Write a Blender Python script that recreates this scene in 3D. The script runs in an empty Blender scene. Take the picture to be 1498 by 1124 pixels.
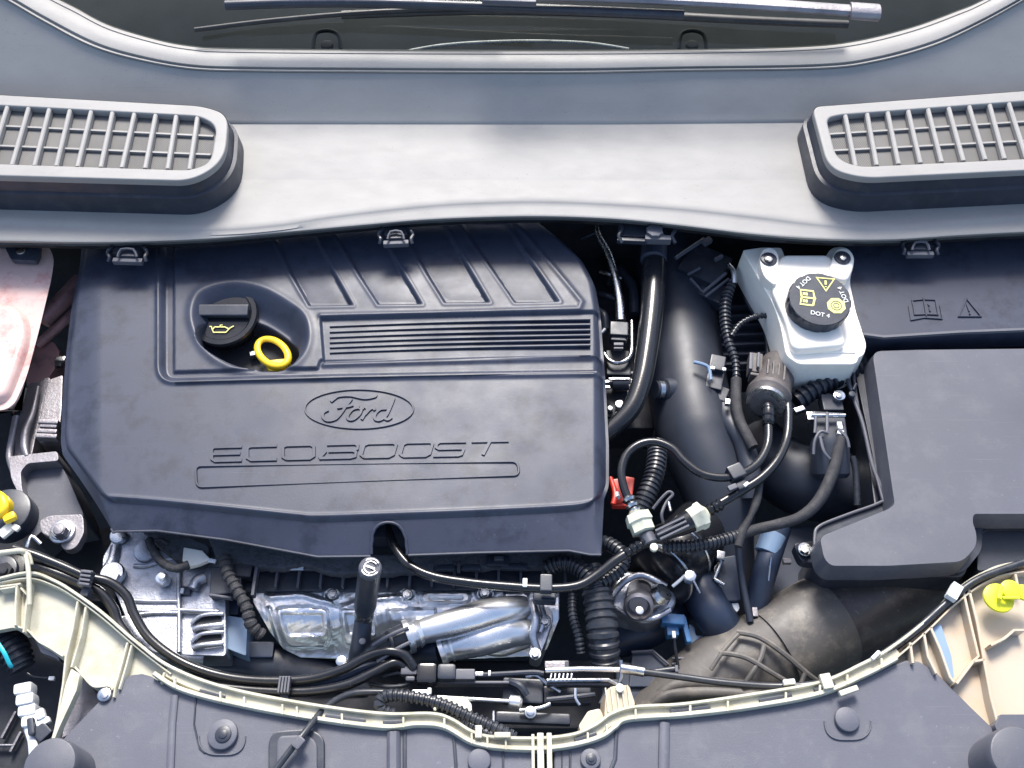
import bpy, bmesh, math, random
import numpy as np
from mathutils import Vector, Matrix
random.seed(7)
rng = np.random.default_rng(7)
S = bpy.context.scene
COL = S.collection
R = math.radians

# ------------------------------------------------------------------ camera
CW, CH = 1498.0, 1124.0
FPX = 1439.0                      # focal length in photograph pixels
PITCH = R(33.0)                   # off the vertical
DIST = 1.10
CAM = Vector((0.0, -DIST * math.sin(PITCH), DIST * math.cos(PITCH)))
cam_d = bpy.data.cameras.new('camera')
cam_d.sensor_width = 36.0
cam_d.lens = 36.0 * FPX / CW
cam_d.clip_start = 0.01
cam_d.clip_end = 500.0
cam = bpy.data.objects.new('camera', cam_d)
COL.objects.link(cam)
cam.location = CAM
cam.rotation_euler = (PITCH, 0, 0)
S.camera = cam

# ------------------------------------------------------------------ sky and sun
SUN_EL, SUN_AZ = R(48.0), R(-3.0)       # ahead of the camera, a little to the right
w = bpy.data.worlds.new('World'); S.world = w; w.use_nodes = True
nt = w.node_tree
sky = nt.nodes.new('ShaderNodeTexSky'); sky.sky_type = 'NISHITA'
sky.sun_disc = False; sky.sun_elevation = SUN_EL; sky.sun_rotation = SUN_AZ
sky.dust_density = 2.6; sky.air_density = 1.0; sky.ozone_density = .4
bg = nt.nodes['Background']; bg.inputs['Strength'].default_value = 0.15
nt.links.new(sky.outputs[0], bg.inputs['Color'])
sun_d = bpy.data.lights.new('sun', 'SUN'); sun_d.energy = 2.7; sun_d.angle = R(18.0)
sun_d.color = (1.0, 0.97, 0.92)
sun = bpy.data.objects.new('sun', sun_d); COL.objects.link(sun)
dv = Vector((math.sin(SUN_AZ) * math.cos(SUN_EL), math.cos(SUN_AZ) * math.cos(SUN_EL), math.sin(SUN_EL)))
sun.rotation_euler = (-dv).to_track_quat('-Z', 'Y').to_euler()
sun.location = dv * 20
S.view_settings.view_transform = 'Standard'; S.view_settings.look = 'None'
S.view_settings.exposure = 1.0; S.view_settings.gamma = 1.0
S.render.engine = 'CYCLES'
S.cycles.max_bounces = 6; S.cycles.caustics_reflective = False; S.cycles.caustics_refractive = False
S.cycles.use_denoising = True

# ------------------------------------------------------------------ helpers
SP, CP = math.sin(PITCH), math.cos(PITCH)
def ray(px, py):
    dx = (px - CW / 2) / FPX; dy = -(py - CH / 2) / FPX
    # camera right = x, camera up = (0,cosP,sinP), forward = (0,sinP,-cosP)
    return Vector((dx, SP + dy * CP, -CP + dy * SP))
def P(px, py, z=0.0):
    r = ray(px, py); t = (z - CAM.z) / r.z
    return CAM + r * t
def PP(p): return P(p[0], p[1], p[2])
def U(px, py, z=0.0):
    """metres per photograph pixel at that point"""
    r = ray(px, py); return ((z - CAM.z) / r.z) / FPX
def Parr(px, py, z):
    dx = (px - CW / 2) / FPX; dy = -(py - CH / 2) / FPX
    rx, ry, rz = dx, SP + dy * CP, -CP + dy * SP
    t = (z - CAM.z) / rz
    return rx * t, CAM.y + ry * t
def proj(x, y, z):
    vx, vy, vz = x, y - CAM.y, z - CAM.z
    u = vy * CP + vz * SP; f = vy * SP - vz * CP
    return CW / 2 + FPX * vx / f, CH / 2 - FPX * u / f

def catmull(pts, n=8, closed=False):
    pts = [np.array(p, float) for p in pts]
    if len(pts) < 3: return [tuple(p) for p in pts]
    N = len(pts); out = []
    rngi = range(N) if closed else range(N - 1)
    for i in rngi:
        if closed: p0, p1, p2, p3 = pts[i - 1], pts[i], pts[(i + 1) % N], pts[(i + 2) % N]
        else: p0, p1, p2, p3 = pts[max(i - 1, 0)], pts[i], pts[i + 1], pts[min(i + 2, N - 1)]
        for k in range(n):
            t = k / n
            out.append(tuple(0.5 * (2 * p1 + (p2 - p0) * t + (2 * p0 - 5 * p1 + 4 * p2 - p3) * t * t + (3 * p1 - p0 - 3 * p2 + p3) * t ** 3)))
    if not closed: out.append(tuple(pts[-1]))
    return out
def rnd(pts, r, n=5):
    """round the corners of a closed 2-D/3-D outline; r may be a list"""
    out = []; N = len(pts)
    for i in range(N):
        a, b, c = (np.array(pts[i - 1], float), np.array(pts[i], float), np.array(pts[(i + 1) % N], float))
        rr = r[i] if isinstance(r, (list, tuple)) else r
        la, lc = np.linalg.norm(a[:2] - b[:2]), np.linalg.norm(c[:2] - b[:2])
        d = min(rr, la * .48, lc * .48)
        if d < .5: out.append(tuple(b)); continue
        s, e = b + (a - b) / la * d, b + (c - b) / lc * d
        for k in range(n + 1):
            t = k / n; out.append(tuple(s * (1 - t) ** 2 + 2 * b * t * (1 - t) + e * t * t))
    return out
def interp(pairs, x):
    xs = [p[0] for p in pairs]; ys = [p[1] for p in pairs]
    return np.interp(x, xs, ys)
def offset_poly(ps, d):
    """grow a closed list of Vectors in the xy plane by d metres"""
    n = len(ps); area = sum(ps[i].x * ps[(i + 1) % n].y - ps[(i + 1) % n].x * ps[i].y for i in range(n))
    s = 1 if area > 0 else -1; out = []
    for i in range(n):
        a, b, c = ps[i - 1], ps[i], ps[(i + 1) % n]
        t1 = Vector((b.x - a.x, b.y - a.y, 0)); t2 = Vector((c.x - b.x, c.y - b.y, 0))
        if t1.length < 1e-9: t1 = t2.copy()
        if t2.length < 1e-9: t2 = t1.copy()
        t1.normalize(); t2.normalize()
        n1 = Vector((t1.y, -t1.x, 0)) * s; n2 = Vector((t2.y, -t2.x, 0)) * s
        m = n1 + n2
        m = n1 if m.length < 1e-6 else m.normalized()
        k = 1 / max(.4, m.dot(n1))
        out.append(b + m * d * k)
    return out

class MB:
    def __init__(s): s.v = []; s.f = []
    def add(s, vs, fs):
        o = len(s.v); s.v += [tuple(v) for v in vs]; s.f += [tuple(i + o for i in f) for f in fs]; return s
    def prism(s, pts, zt, zb, taper=0.0, grow=0.0):
        """pts: pixel outline seen at height zt (or per point 3rd value)"""
        top = [P(p[0], p[1], (p[2] if len(p) > 2 else zt)) for p in pts]
        if grow: top = offset_poly(top, grow)
        bot = offset_poly(top, taper) if taper else top
        n = len(top); area = sum(top[i].x * top[(i + 1) % n].y - top[(i + 1) % n].x * top[i].y for i in range(n))
        if area < 0: top.reverse(); bot.reverse() if taper else None
        if not taper: bot = top
        vs = list(top) + [Vector((b.x, b.y, zb)) for b in bot]
        fs = [tuple(range(n)), tuple(range(2 * n - 1, n - 1, -1))]
        for i in range(n):
            j = (i + 1) % n; fs.append((i, n + i, n + j, j))
        return s.add(vs, fs)
    def ring(s, outer, inner, zt, zb):
        """a flat frame between two outlines with the same number of points"""
        n = len(outer); A = [P(*p[:2], zt) for p in outer]; B = [P(*p[:2], zt) for p in inner]
        vs = A + B + [Vector((a.x, a.y, zb)) for a in A] + [Vector((b.x, b.y, zb)) for b in B]; fs = []
        for i in range(n):
            j = (i + 1) % n
            fs += [(i, j, n + j, n + i), (2 * n + i, 2 * n + j, j, i), (n + i, n + j, 3 * n + j, 3 * n + i), (3 * n + i, 3 * n + j, 2 * n + j, 2 * n + i)]
        s.add(vs, fs); s.fixn = True; return s
    def sweep(s, path, prof, closed=False, up=None, cap=True, scale=None):
        """path: Vectors; prof: list of (lateral, up) metres; frame kept with 'up' or parallel transported"""
        n = len(path); m = len(prof); vs = []; fs = []
        T = []
        for i in range(n):
            a = path[i - 1] if (i > 0 or closed) else path[0]; b = path[(i + 1) % n] if (i < n - 1 or closed) else path[-1]
            t = b - a; T.append(t.normalized() if t.length > 1e-9 else Vector((1, 0, 0)))
        if up is None:
            ref = Vector((0, 0, 1)) if abs(T[0].z) < .9 else Vector((0, 1, 0))
            L = T[0].cross(ref).normalized()
        for i in range(n):
            if up is None:
                L = L - T[i] * L.dot(T[i]); L.normalize(); Uv = L.cross(T[i]).normalized()
            else:
                L = T[i].cross(up).normalized(); Uv = L.cross(T[i]).normalized()
            k = scale[i] if scale is not None else 1
            for (a, b) in prof: vs.append(path[i] + L * a * k + Uv * b * k)
        for i in range(n if closed else n - 1):
            j = (i + 1) % n
            for q in range(m):
                r = (q + 1) % m; fs.append((i * m + q, i * m + r, j * m + r, j * m + q))
        if cap and not closed:
            fs.append(tuple(range(m - 1, -1, -1))); fs.append(tuple(range((n - 1) * m, n * m)))
        s.fixn = True
        return s.add(vs, fs)
    def tube(s, pts, r, sm=6, seg=12, closed=False, rads=None, flat=1.0, corr=None):
        """pts (px,py,z); r in pixels; corr=(pitch px, depth fraction) makes a corrugated hose"""
        q = catmull(pts, sm, closed) if sm > 1 else [tuple(p) for p in pts]
        path = [PP(p) for p in q]
        us = [U(*p) for p in q]
        base = [u * r for u in us]
        if rads is not None:
            k = np.interp(np.linspace(0, 1, len(q)), np.linspace(0, 1, len(rads)), rads)
            base = [u * a for u, a in zip(us, k)]
        if corr:
            d = [0.0]
            for a, b in zip(path[:-1], path[1:]): d.append(d[-1] + (b - a).length)
            pitch = corr[0] * us[0]; N = max(8, int(d[-1] / pitch * 6))
            t = np.linspace(0, d[-1], N); xs = np.array([list(p) for p in path])
            path = [Vector((np.interp(a, d, xs[:, 0]), np.interp(a, d, xs[:, 1]), np.interp(a, d, xs[:, 2]))) for a in t]
            bb = np.interp(t, d, base)
            ph = (t / pitch) % 1
            base = list(bb * (1 - corr[1] * (ph > .55)))
        prof = [(math.cos(2 * math.pi * k / seg), math.sin(2 * math.pi * k / seg) * flat) for k in range(seg)]
        return s.sweep(path, prof, closed, scale=base)
    def lathe(s, p0, p1, prof, seg=32, flute=None):
        """p0,p1 world Vectors of the axis; prof list of (t along the axis in metres, radius in metres)"""
        ax = (p1 - p0).normalized(); ref = Vector((0, 0, 1)) if abs(ax.z) < .9 else Vector((1, 0, 0))
        X = ax.cross(ref).normalized(); Y = ax.cross(X).normalized()
        vs = []; fs = []; m = len(prof)
        for (t, r) in prof:
            for k in range(seg):
                a = 2 * math.pi * k / seg; rr = r
                if flute and r > flute[2]: rr = r * (1 - flute[1] * (1 if (k * flute[0] / seg) % 1 < .3 else 0))
                vs.append(p0 + ax * t + X * math.cos(a) * rr + Y * math.sin(a) * rr)
        for i in range(m - 1):
            for k in range(seg):
                j = (k + 1) % seg; fs.append((i * seg + k, i * seg + j, (i + 1) * seg + j, (i + 1) * seg + k))
        fs.append(tuple(range(seg - 1, -1, -1))); fs.append(tuple(range((m - 1) * seg, m * seg)))
        s.fixn = True
        return s.add(vs, fs)
    def disc(s, px, py, z, r, h, seg=32, flute=None, ch=.12):
        """upright round boss: r and h in pixels, top at z"""
        u = U(px, py, z); r *= u; h *= u; c = P(px, py, z); b = c - Vector((0, 0, h)); e = min(ch * r, h * .4)
        return s.lathe(b, c, [(0, r), (h - e, r), (h - e * .3, r - e * .3), (h, r - e)], seg, flute)
    def box(s, px, py, z, sx, sy, sz, ang=0, tilt=0):
        """box whose top centre is at (px,py,z); sizes in pixels; ang turns it in plan (deg, as seen: clockwise positive)"""
        u = U(px, py, z); c = P(px, py, z); M = Matrix.Rotation(-R(ang), 3, 'Z') @ Matrix.Rotation(R(tilt), 3, 'X')
        vs = [c + M @ Vector((a * sx * u / 2, b * sy * u / 2, (k - 1) * sz * u)) for k in (0, 1) for (a, b) in ((-1, -1), (1, -1), (1, 1), (-1, 1))]
        return s.add(vs, [(3, 2, 1, 0), (4, 5, 6, 7), (0, 1, 5, 4), (1, 2, 6, 5), (2, 3, 7, 6), (3, 0, 4, 7)])
    def loft(s, rows, closed=False, thick=0.0):
        n = len(rows[0]); vs = [v for r in rows for v in r]; fs = []
        for i in range(len(rows) - 1):
            for k in range(n if closed else n - 1):
                j = (k + 1) % n; fs.append((i * n + k, i * n + j, (i + 1) * n + j, (i + 1) * n + k))
        return s.add(vs, fs)
    def hexa(s, px, py, z, r, h):
        u = U(px, py, z); c = P(px, py, z); a0 = .3; n = 6
        top = [c + Vector((math.cos(a0 + k * math.pi / 3) * r * u, math.sin(a0 + k * math.pi / 3) * r * u, 0)) for k in range(6)]
        vs = top + [t - Vector((0, 0, h * u)) for t in top]
        return s.add(vs, [tuple(range(6)), tuple(range(11, 5, -1))] + [(i, 6 + i, 6 + (i + 1) % 6, (i + 1) % 6) for i in range(6)])
    def build(s, name, mat, parent=None, bev=0.0, seg=2, smooth=True, label=None, ang=35, thick=0.0, kind=None, recalc=True):
        me = bpy.data.meshes.new(name)
        base = Vector((0, 0, 0)); q = parent
        while q is not None: base += Vector(q.location); q = q.parent
        own = Vector((0, 0, 0))
        if parent is None:
            own = sum((Vector(v) for v in s.v), Vector()) / max(1, len(s.v))
            own.z = min(v[2] for v in s.v)
        off = base + own
        me.from_pydata([(v[0] - off.x, v[1] - off.y, v[2] - off.z) for v in s.v], [], s.f)
        bm = bmesh.new(); bm.from_mesh(me)
        bmesh.ops.remove_doubles(bm, verts=bm.verts, dist=1e-7)
        if recalc: bmesh.ops.recalc_face_normals(bm, faces=bm.faces)
        if bev > 0:
            ed = [e for e in bm.edges if len(e.link_faces) == 2 and e.calc_face_angle(0) > R(ang)]
            bmesh.ops.bevel(bm, geom=ed, offset=bev, segments=seg, profile=.6, affect='EDGES', clamp_overlap=True)
        bm.to_mesh(me); bm.free()
        if smooth:
            me.polygons.foreach_set('use_smooth', [True] * len(me.polygons))
            me.set_sharp_from_angle(angle=R(50 if bev else 38))
        me.materials.append(mat)
        o = bpy.data.objects.new(name, me); COL.objects.link(o); o.parent = parent; o.location = own
        if bev > 0:
            m = o.modifiers.new('wn', 'WEIGHTED_NORMAL'); m.keep_sharp = True
        if thick:
            m = o.modifiers.new('solid', 'SOLIDIFY'); m.thickness = thick; m.offset = -1
        if label: o['label'] = label
        if kind: o['kind'] = kind
        return o
def thing(name, label, cat, at=(0, 0, 0), group=None):
    o = bpy.data.objects.new(name, None); COL.objects.link(o); o.empty_display_size = .02
    o.location = P(*at); o['label'] = label; o['category'] = cat
    if group: o['group'] = group
    return o
def tag(o, label, cat, group=None):
    o['label'] = label; o['category'] = cat
    if group: o['group'] = group
    return o
def copy_tree(o, parent=None):
    c = o.copy(); COL.objects.link(c); c.parent = parent
    for ch in list(o.children): copy_tree(ch, c)
    return c

# ------------------------------------------------------------------ materials
def mat(name, col, rough=.5, metal=0.0, bump=.0, bscale=200.0, var=.25, dirt=None, dirt_amt=.35, dscale=9.0, spec=.5, coat=0.0, rvar=.12, sub=0.0, detail=6, streak=1.0, bump2=0.0, b2scale=25.0, speck=0.0, speck_col=(.35, .34, .32), scratch=0.0):
    m = bpy.data.materials.new(name); m.use_nodes = True; n = m.node_tree; L = n.links
    b = n.nodes['Principled BSDF']; b.inputs['Metallic'].default_value = metal
    b.inputs['Specular IOR Level'].default_value = spec
    if coat: b.inputs['Coat Weight'].default_value = coat; b.inputs['Coat Roughness'].default_value = .12
    if sub:
        b.inputs['Subsurface Weight'].default_value = sub; b.inputs['Subsurface Radius'].default_value = (.02, .012, .009); b.inputs['Subsurface Scale'].default_value = .6
    tc = n.nodes.new('ShaderNodeTexCoord'); mp = n.nodes.new('ShaderNodeMapping'); mp.inputs['Scale'].default_value = (1, streak, 1)
    L.new(tc.outputs['Object'], mp.inputs[0])
    def noise(sc, det=4, ro=.55):
        t = n.nodes.new('ShaderNodeTexNoise'); t.inputs['Scale'].default_value = sc; t.inputs['Detail'].default_value = det; t.inputs['Roughness'].default_value = ro
        L.new(mp.outputs[0], t.inputs['Vector']); return t
    def ramp(src, a, b_, lo=0.0, hi=1.0):
        r = n.nodes.new('ShaderNodeMapRange'); r.inputs[1].default_value = a; r.inputs[2].default_value = b_; r.inputs[3].default_value = lo; r.inputs[4].default_value = hi
        L.new(src, r.inputs[0]); return r.outputs[0]
    big = noise(dscale, detail, .6)
    mix = n.nodes.new('ShaderNodeMix'); mix.data_type = 'RGBA'
    c2 = [min(1, c * (1 + var)) for c in col]; c1 = [c * (1 - var) for c in col]
    mix.inputs['A'].default_value = (*c1, 1); mix.inputs['B'].default_value = (*c2, 1)
    L.new(ramp(big.outputs['Fac'], .3, .7), mix.inputs['Factor'])
    outc = mix.outputs['Result']
    if dirt:
        fine = noise(dscale * 3.7, 8, .68)
        mx = n.nodes.new('ShaderNodeMix'); mx.data_type = 'RGBA'
        L.new(ramp(fine.outputs['Fac'], .50, .64, 0, dirt_amt), mx.inputs['Factor'])
        L.new(outc, mx.inputs['A']); mx.inputs['B'].default_value = (*dirt, 1); outc = mx.outputs['Result']
    if speck:
        sn_ = noise(230, 3, .7)
        pz = noise(6, 3, .5)
        mu = n.nodes.new('ShaderNodeMath'); mu.operation = 'MULTIPLY'
        L.new(ramp(sn_.outputs['Fac'], .64, .72, 0, speck), mu.inputs[0]); L.new(ramp(pz.outputs['Fac'], .4, .65, .15, 1), mu.inputs[1])
        mx = n.nodes.new('ShaderNodeMix'); mx.data_type = 'RGBA'; L.new(mu.outputs[0], mx.inputs['Factor']); L.new(outc, mx.inputs['A']); mx.inputs['B'].default_value = (*speck_col, 1); outc = mx.outputs['Result']
    if scratch:
        for ang_, seed_ in ((25, 0), (-40, 3.1), (80, 7.7)):
            m2 = n.nodes.new('ShaderNodeMapping'); m2.inputs['Rotation'].default_value = (0, 0, R(ang_)); m2.inputs['Scale'].default_value = (2.5, 190, 1); m2.inputs['Location'].default_value = (seed_, seed_, 0)
            L.new(tc.outputs['Object'], m2.inputs[0]); t = n.nodes.new('ShaderNodeTexNoise'); t.inputs['Scale'].default_value = 3.0; t.inputs['Detail'].default_value = 2; L.new(m2.outputs[0], t.inputs['Vector'])
            mx = n.nodes.new('ShaderNodeMix'); mx.data_type = 'RGBA'; L.new(ramp(t.outputs['Fac'], .70, .76, 0, scratch), mx.inputs['Factor']); L.new(outc, mx.inputs['A']); mx.inputs['B'].default_value = (*speck_col, 1); outc = mx.outputs['Result']
    L.new(outc, b.inputs['Base Color'])
    rn = noise(dscale * 2.3, 6, .6)
    L.new(ramp(rn.outputs['Fac'], .3, .7, max(.02, rough - rvar), min(1, rough + rvar)), b.inputs['Roughness'])
    last = None
    if bump:
        bn = noise(bscale, 4, .6); bp = n.nodes.new('ShaderNodeBump'); bp.inputs['Strength'].default_value = bump; bp.inputs['Distance'].default_value = .001
        L.new(bn.outputs['Fac'], bp.inputs['Height']); last = bp
    if bump2:
        bn = noise(b2scale, 3, .5); bp = n.nodes.new('ShaderNodeBump'); bp.inputs['Strength'].default_value = bump2; bp.inputs['Distance'].default_value = .004
        L.new(bn.outputs['Fac'], bp.inputs['Height'])
        if last: L.new(last.outputs[0], bp.inputs['Normal'])
        last = bp
    if last: L.new(last.outputs[0], b.inputs['Normal'])
    return m
M = {}
M['cover'] = mat('cover_plastic', (.034, .041, .066), .44, spec=.38, speck=.35, speck_col=(.12, .13, .16), scratch=.12, bump=.12, bscale=900, dirt=(.018, .022, .038), dirt_amt=.8, dscale=8, var=.16, rvar=.07)
M['black'] = mat('black_plastic', (.026, .032, .048), .40, bump=.1, bscale=700, dirt=(.08, .08, .085), dirt_amt=.25, dscale=16)
M['box'] = mat('lid_plastic', (.080, .084, .106), .50, speck=.45, speck_col=(.25, .25, .26), scratch=.14, bump=.2, bscale=1100, dirt=(.12, .12, .135), dirt_amt=.4, dscale=7, var=.1)
M['shield'] = mat('shield_plastic', (.096, .10, .126), .52, speck=.5, speck_col=(.30, .30, .30), scratch=.14, bump=.22, bscale=1200, dirt=(.15, .15, .165), dirt_amt=.35, dscale=8, var=.1)
M['cowl'] = mat('cowl_plastic', (.275, .268, .26), .58, speck=.7, speck_col=(.12, .11, .10), scratch=.12, bump=.14, bscale=800, var=.07, dirt=(.29, .28, .265), dirt_amt=.5, dscale=14, streak=2.2, rvar=.04)
M['seal'] = mat('rubber_seal', (.018, .018, .020), .42, bump=.15, bscale=600, dirt=(.1, .1, .1), dirt_amt=.2)
M['gloss'] = mat('gloss_rubber', (.014, .015, .019), .22, speck=.5, speck_col=(.12, .12, .12), bump=.05, bscale=300, rvar=.08)
M['conduit'] = mat('conduit_plastic', (.026, .030, .040), .34, bump=.05, bscale=500, dirt=(.1, .1, .1), dirt_amt=.2, dscale=30)
M['duct'] = mat('duct_plastic', (.028, .034, .050), .46, bump=.06, bscale=400, rvar=.06, dirt=(.06, .06, .07), dirt_amt=.2)
M['brown'] = mat('dusty_duct', (.050, .044, .046), .42, speck=.5, bump=.2, bscale=300, dirt=(.15, .135, .12), dirt_amt=.35, dscale=14)
M['sleeve'] = mat('dusty_sleeve', (.095, .088, .084), .55, bump=.3, bscale=250, speck=.6, dirt=(.20, .18, .15), dirt_amt=.6, dscale=12)
M['tape'] = mat('cloth_tape', (.028, .028, .033), .75, bump=.7, bscale=700, dirt=(.1, .1, .1), dirt_amt=.3, dscale=30)
M['foam'] = mat('grey_foam', (.075, .08, .095), .8, bump=1.0, bscale=260, dirt=(.03, .03, .035), dirt_amt=.6, dscale=25, bump2=.5, b2scale=60)
M['dark'] = mat('dark_metal', (.012, .014, .021), .7, bump=.4, bscale=120, dirt=(.028, .03, .038), dirt_amt=.5, dscale=14)
M['alu'] = mat('cast_aluminium', (.50, .52, .58), .42, speck=.5, speck_col=(.1, .1, .1), metal=.9, bump=.5, bscale=420, dirt=(.22, .22, .25), dirt_amt=.5, dscale=18, bump2=.25, b2scale=50)
M['castgrey'] = mat('dull_cast_metal', (.24, .23, .25), .48, metal=.65, bump=.5, bscale=380, dirt=(.16, .14, .14), dirt_amt=.5, dscale=14, bump2=.2)
M['foil'] = mat('heat_shield_metal', (.88, .91, .98), .33, metal=.95, bump=.22, bscale=260, dirt=(.6, .64, .72), dirt_amt=.4, dscale=16, rvar=.08, bump2=.06, b2scale=60, speck=.5, speck_col=(.2, .17, .15))
M['bright'] = mat('bright_aluminium', (.86, .88, .93), .30, metal=.85, bump=.06, bscale=400, rvar=.08, bump2=.12, b2scale=40)
M['steel'] = mat('zinc_steel', (.55, .56, .58), .28, metal=1.0, bump=.2, bscale=500, dirt=(.3, .3, .32), dirt_amt=.4, dscale=40)
M['beige'] = mat('natural_plastic', (.50, .48, .385), .42, bump=.08, bscale=300, speck=.3, speck_col=(.15, .13, .09), dirt=(.33, .30, .21), dirt_amt=.55, dscale=11, var=.08, sub=.0)
M['beige2'] = mat('warm_plastic', (.48, .41, .32), .42, bump=.08, bscale=300, dirt=(.55, .36, .20), dirt_amt=.35, dscale=7, var=.08)
M['white'] = mat('white_plastic', (.88, .83, .75), .35, bump=.04, bscale=200, var=.03, dirt=(.74, .70, .63), dirt_amt=.3, sub=.1)
M['tank'] = mat('tank_plastic', (.62, .44, .40), .30, bump=.05, bscale=150, var=.12, dirt=(.50, .16, .14), dirt_amt=.6, dscale=8, sub=.2)
M['pink'] = mat('coolant_pink', (.60, .13, .12), .35, var=.15, sub=.2)
M['rose'] = mat('rose_metal', (.55, .32, .32), .5, metal=.3, bump=.3, bscale=300, dirt=(.12, .08, .08), dirt_amt=.5)
M['yellow'] = mat('yellow_plastic', (.85, .58, .02), .35, bump=.05, var=.06)
M['lime'] = mat('lime_plastic', (.72, .72, .03), .4, var=.08)
M['ink'] = mat('pale_yellow_print', (.80, .76, .25), .5, var=.05)
M['inkw'] = mat('white_print', (.7, .7, .68), .5, var=.05)
M['cream'] = mat('cream_plastic', (.62, .62, .50), .4, bump=.06, dirt=(.45, .44, .34), dirt_amt=.4, dscale=40)
M['red'] = mat('red_plastic', (.50, .035, .02), .4)
M['blue'] = mat('blue_plastic', (.05, .17, .36), .35, var=.2)
M['paleblue'] = mat('pale_blue_paint', (.20, .29, .42), .4, var=.15)
M['cyan'] = mat('cyan_stripe', (.02, .45, .55), .4)
M['bluedark'] = mat('navy_plastic', (.024, .036, .066), .42, bump=.1)
M['valve'] = mat('taupe_plastic', (.085, .075, .075), .5, bump=.2, dirt=(.16, .14, .13), dirt_amt=.3, dscale=30)
M['dash'] = mat('dashboard', (.22, .20, .165), .7, bump=.2, var=.3, dscale=4)
M['cloth'] = mat('vent_mesh', (.10, .10, .105), .7)
M['white_p'] = mat('white_connector', (.70, .72, .75), .35, var=.05)
def screen_mesh(m):
    n = m.node_tree; L = n.links; b = n.nodes['Principled BSDF']; tc = n.nodes.new('ShaderNodeTexCoord')
    outs = []
    for a in (35, -55):
        mp = n.nodes.new('ShaderNodeMapping'); mp.inputs['Rotation'].default_value = (0, 0, R(a)); L.new(tc.outputs['Object'], mp.inputs[0])
        wv = n.nodes.new('ShaderNodeTexWave'); wv.inputs['Scale'].default_value = 150 ; wv.inputs['Distortion'].default_value = 0.3; L.new(mp.outputs[0], wv.inputs[0]); outs.append(wv.outputs['Fac'])
    mx = n.nodes.new('ShaderNodeMath'); mx.operation = 'MAXIMUM'; L.new(outs[0], mx.inputs[0]); L.new(outs[1], mx.inputs[1])
    r = n.nodes.new('ShaderNodeMix'); r.data_type = 'RGBA'; r.inputs['A'].default_value = (.02, .02, .021, 1); r.inputs['B'].default_value = (.17, .165, .16, 1)
    L.new(mx.outputs[0], r.inputs['Factor']); L.new(r.outputs['Result'], b.inputs['Base Color'])
screen_mesh(M['cloth'])
g = bpy.data.materials.new('windscreen_glass'); g.use_nodes = True; n = g.node_tree; n.nodes.clear()
o_ = n.nodes.new('ShaderNodeOutputMaterial'); mx_ = n.nodes.new('ShaderNodeMixShader'); tr = n.nodes.new('ShaderNodeBsdfTransparent'); gl = n.nodes.new('ShaderNodeBsdfGlossy'); fr = n.nodes.new('ShaderNodeFresnel')
tr.inputs['Color'].default_value = (.62, .66, .62, 1); gl.inputs['Roughness'].default_value = .03; fr.inputs['IOR'].default_value = 1.45
n.links.new(fr.outputs[0], mx_.inputs[0]); n.links.new(tr.outputs[0], mx_.inputs[1]); n.links.new(gl.outputs[0], mx_.inputs[2]); n.links.new(mx_.outputs[0], o_.inputs[0]); M['glass'] = g
# ================================================================== SETTING
m = MB(); m.prism([(-700, -700), (2200, -700), (2000, 1800), (-500, 1800)], -.42, -.46)
fl = m.build('engine_bay_floor', M['dark']); fl['kind'] = 'structure'
m = MB(); rows = []
for py, z in ((330, .00), (345, -.08), (360, -.40)):
    rows.append([P(px, py, 0) + Vector((0, .05, z)) for px in np.linspace(-300, 1800, 20)])
m.loft(rows); fw = m.build('firewall', M['dark']); fw['kind'] = 'structure'

# ================================================================== COWL
LOW = [(-260, -120), (-60, -40), (10, 0), (67, 33), (133, 67), (200, 87), (283, 101), (380, 104), (500, 105), (700, 106), (850, 106), (998, 103), (1198, 100), (1281, 90), (1365, 67), (1431, 37), (1498, 0), (1580, -50), (1760, -150)]
GLS = [(-260, -170), (-60, -80), (67, -10), (110, 12), (160, 38), (233, 60), (283, 69), (330, 72), (500, 74), (750, 75), (998, 74), (1165, 70), (1248, 62), (1331, 42), (1398, 18), (1440, 0), (1540, -55), (1760, -180)]
LIP = [(-260, 318), (0, 324), (150, 331), (300, 336), (400, 330), (480, 318), (560, 308), (640, 300), (720, 296), (800, 295), (900, 299), (1000, 306), (1100, 317), (1200, 329), (1300, 335), (1400, 328), (1498, 320), (1760, 300)]
BOT = [(-260, 350), (0, 354), (150, 356), (300, 351), (430, 340), (540, 330), (640, 322), (780, 318), (900, 322), (1000, 332), (1100, 344), (1200, 351), (1300, 352), (1400, 346), (1498, 341), (1760, 330)]
def smooth_curve(pairs, xs):
    q = catmull(pairs, 12); q = sorted(q, key=lambda a: a[0]); return np.interp(xs, [a[0] for a in q], [a[1] for a in q])
xs = np.linspace(-240, 1740, 331)
low, gls, lip, bot = [smooth_curve(c, xs) for c in (LOW, GLS, LIP, BOT)]
cre = 182 - (xs - 750) ** 2 * 1.6e-6 - 4 * np.clip((xs - 900) / 500, 0, 1)
cr2 = 262 + 0 * xs
KS = .78
def slope_z(py, z0=.0520):
    out = []
    for x, c, p in zip(xs, cre, py):
        y0 = P(x, c, z0).y; r = ray(x, p); t = (KS * (CAM.y - y0) - CAM.z + z0) / (r.z - KS * r.y); out.append(CAM.z + r.z * t)
    return np.array(out)
def row(py, z): return [P(x, y, (z if np.isscalar(z) else z[i])) for i, (x, y) in enumerate(zip(xs, py))]
cowl = thing('cowl_panel', 'grey black plastic cowl panel spanning below the windscreen, with bright front shelf', 'cowl panel', (750, 240, .05))
m = MB()
dz = .0
ZL = slope_z(low)
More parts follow.
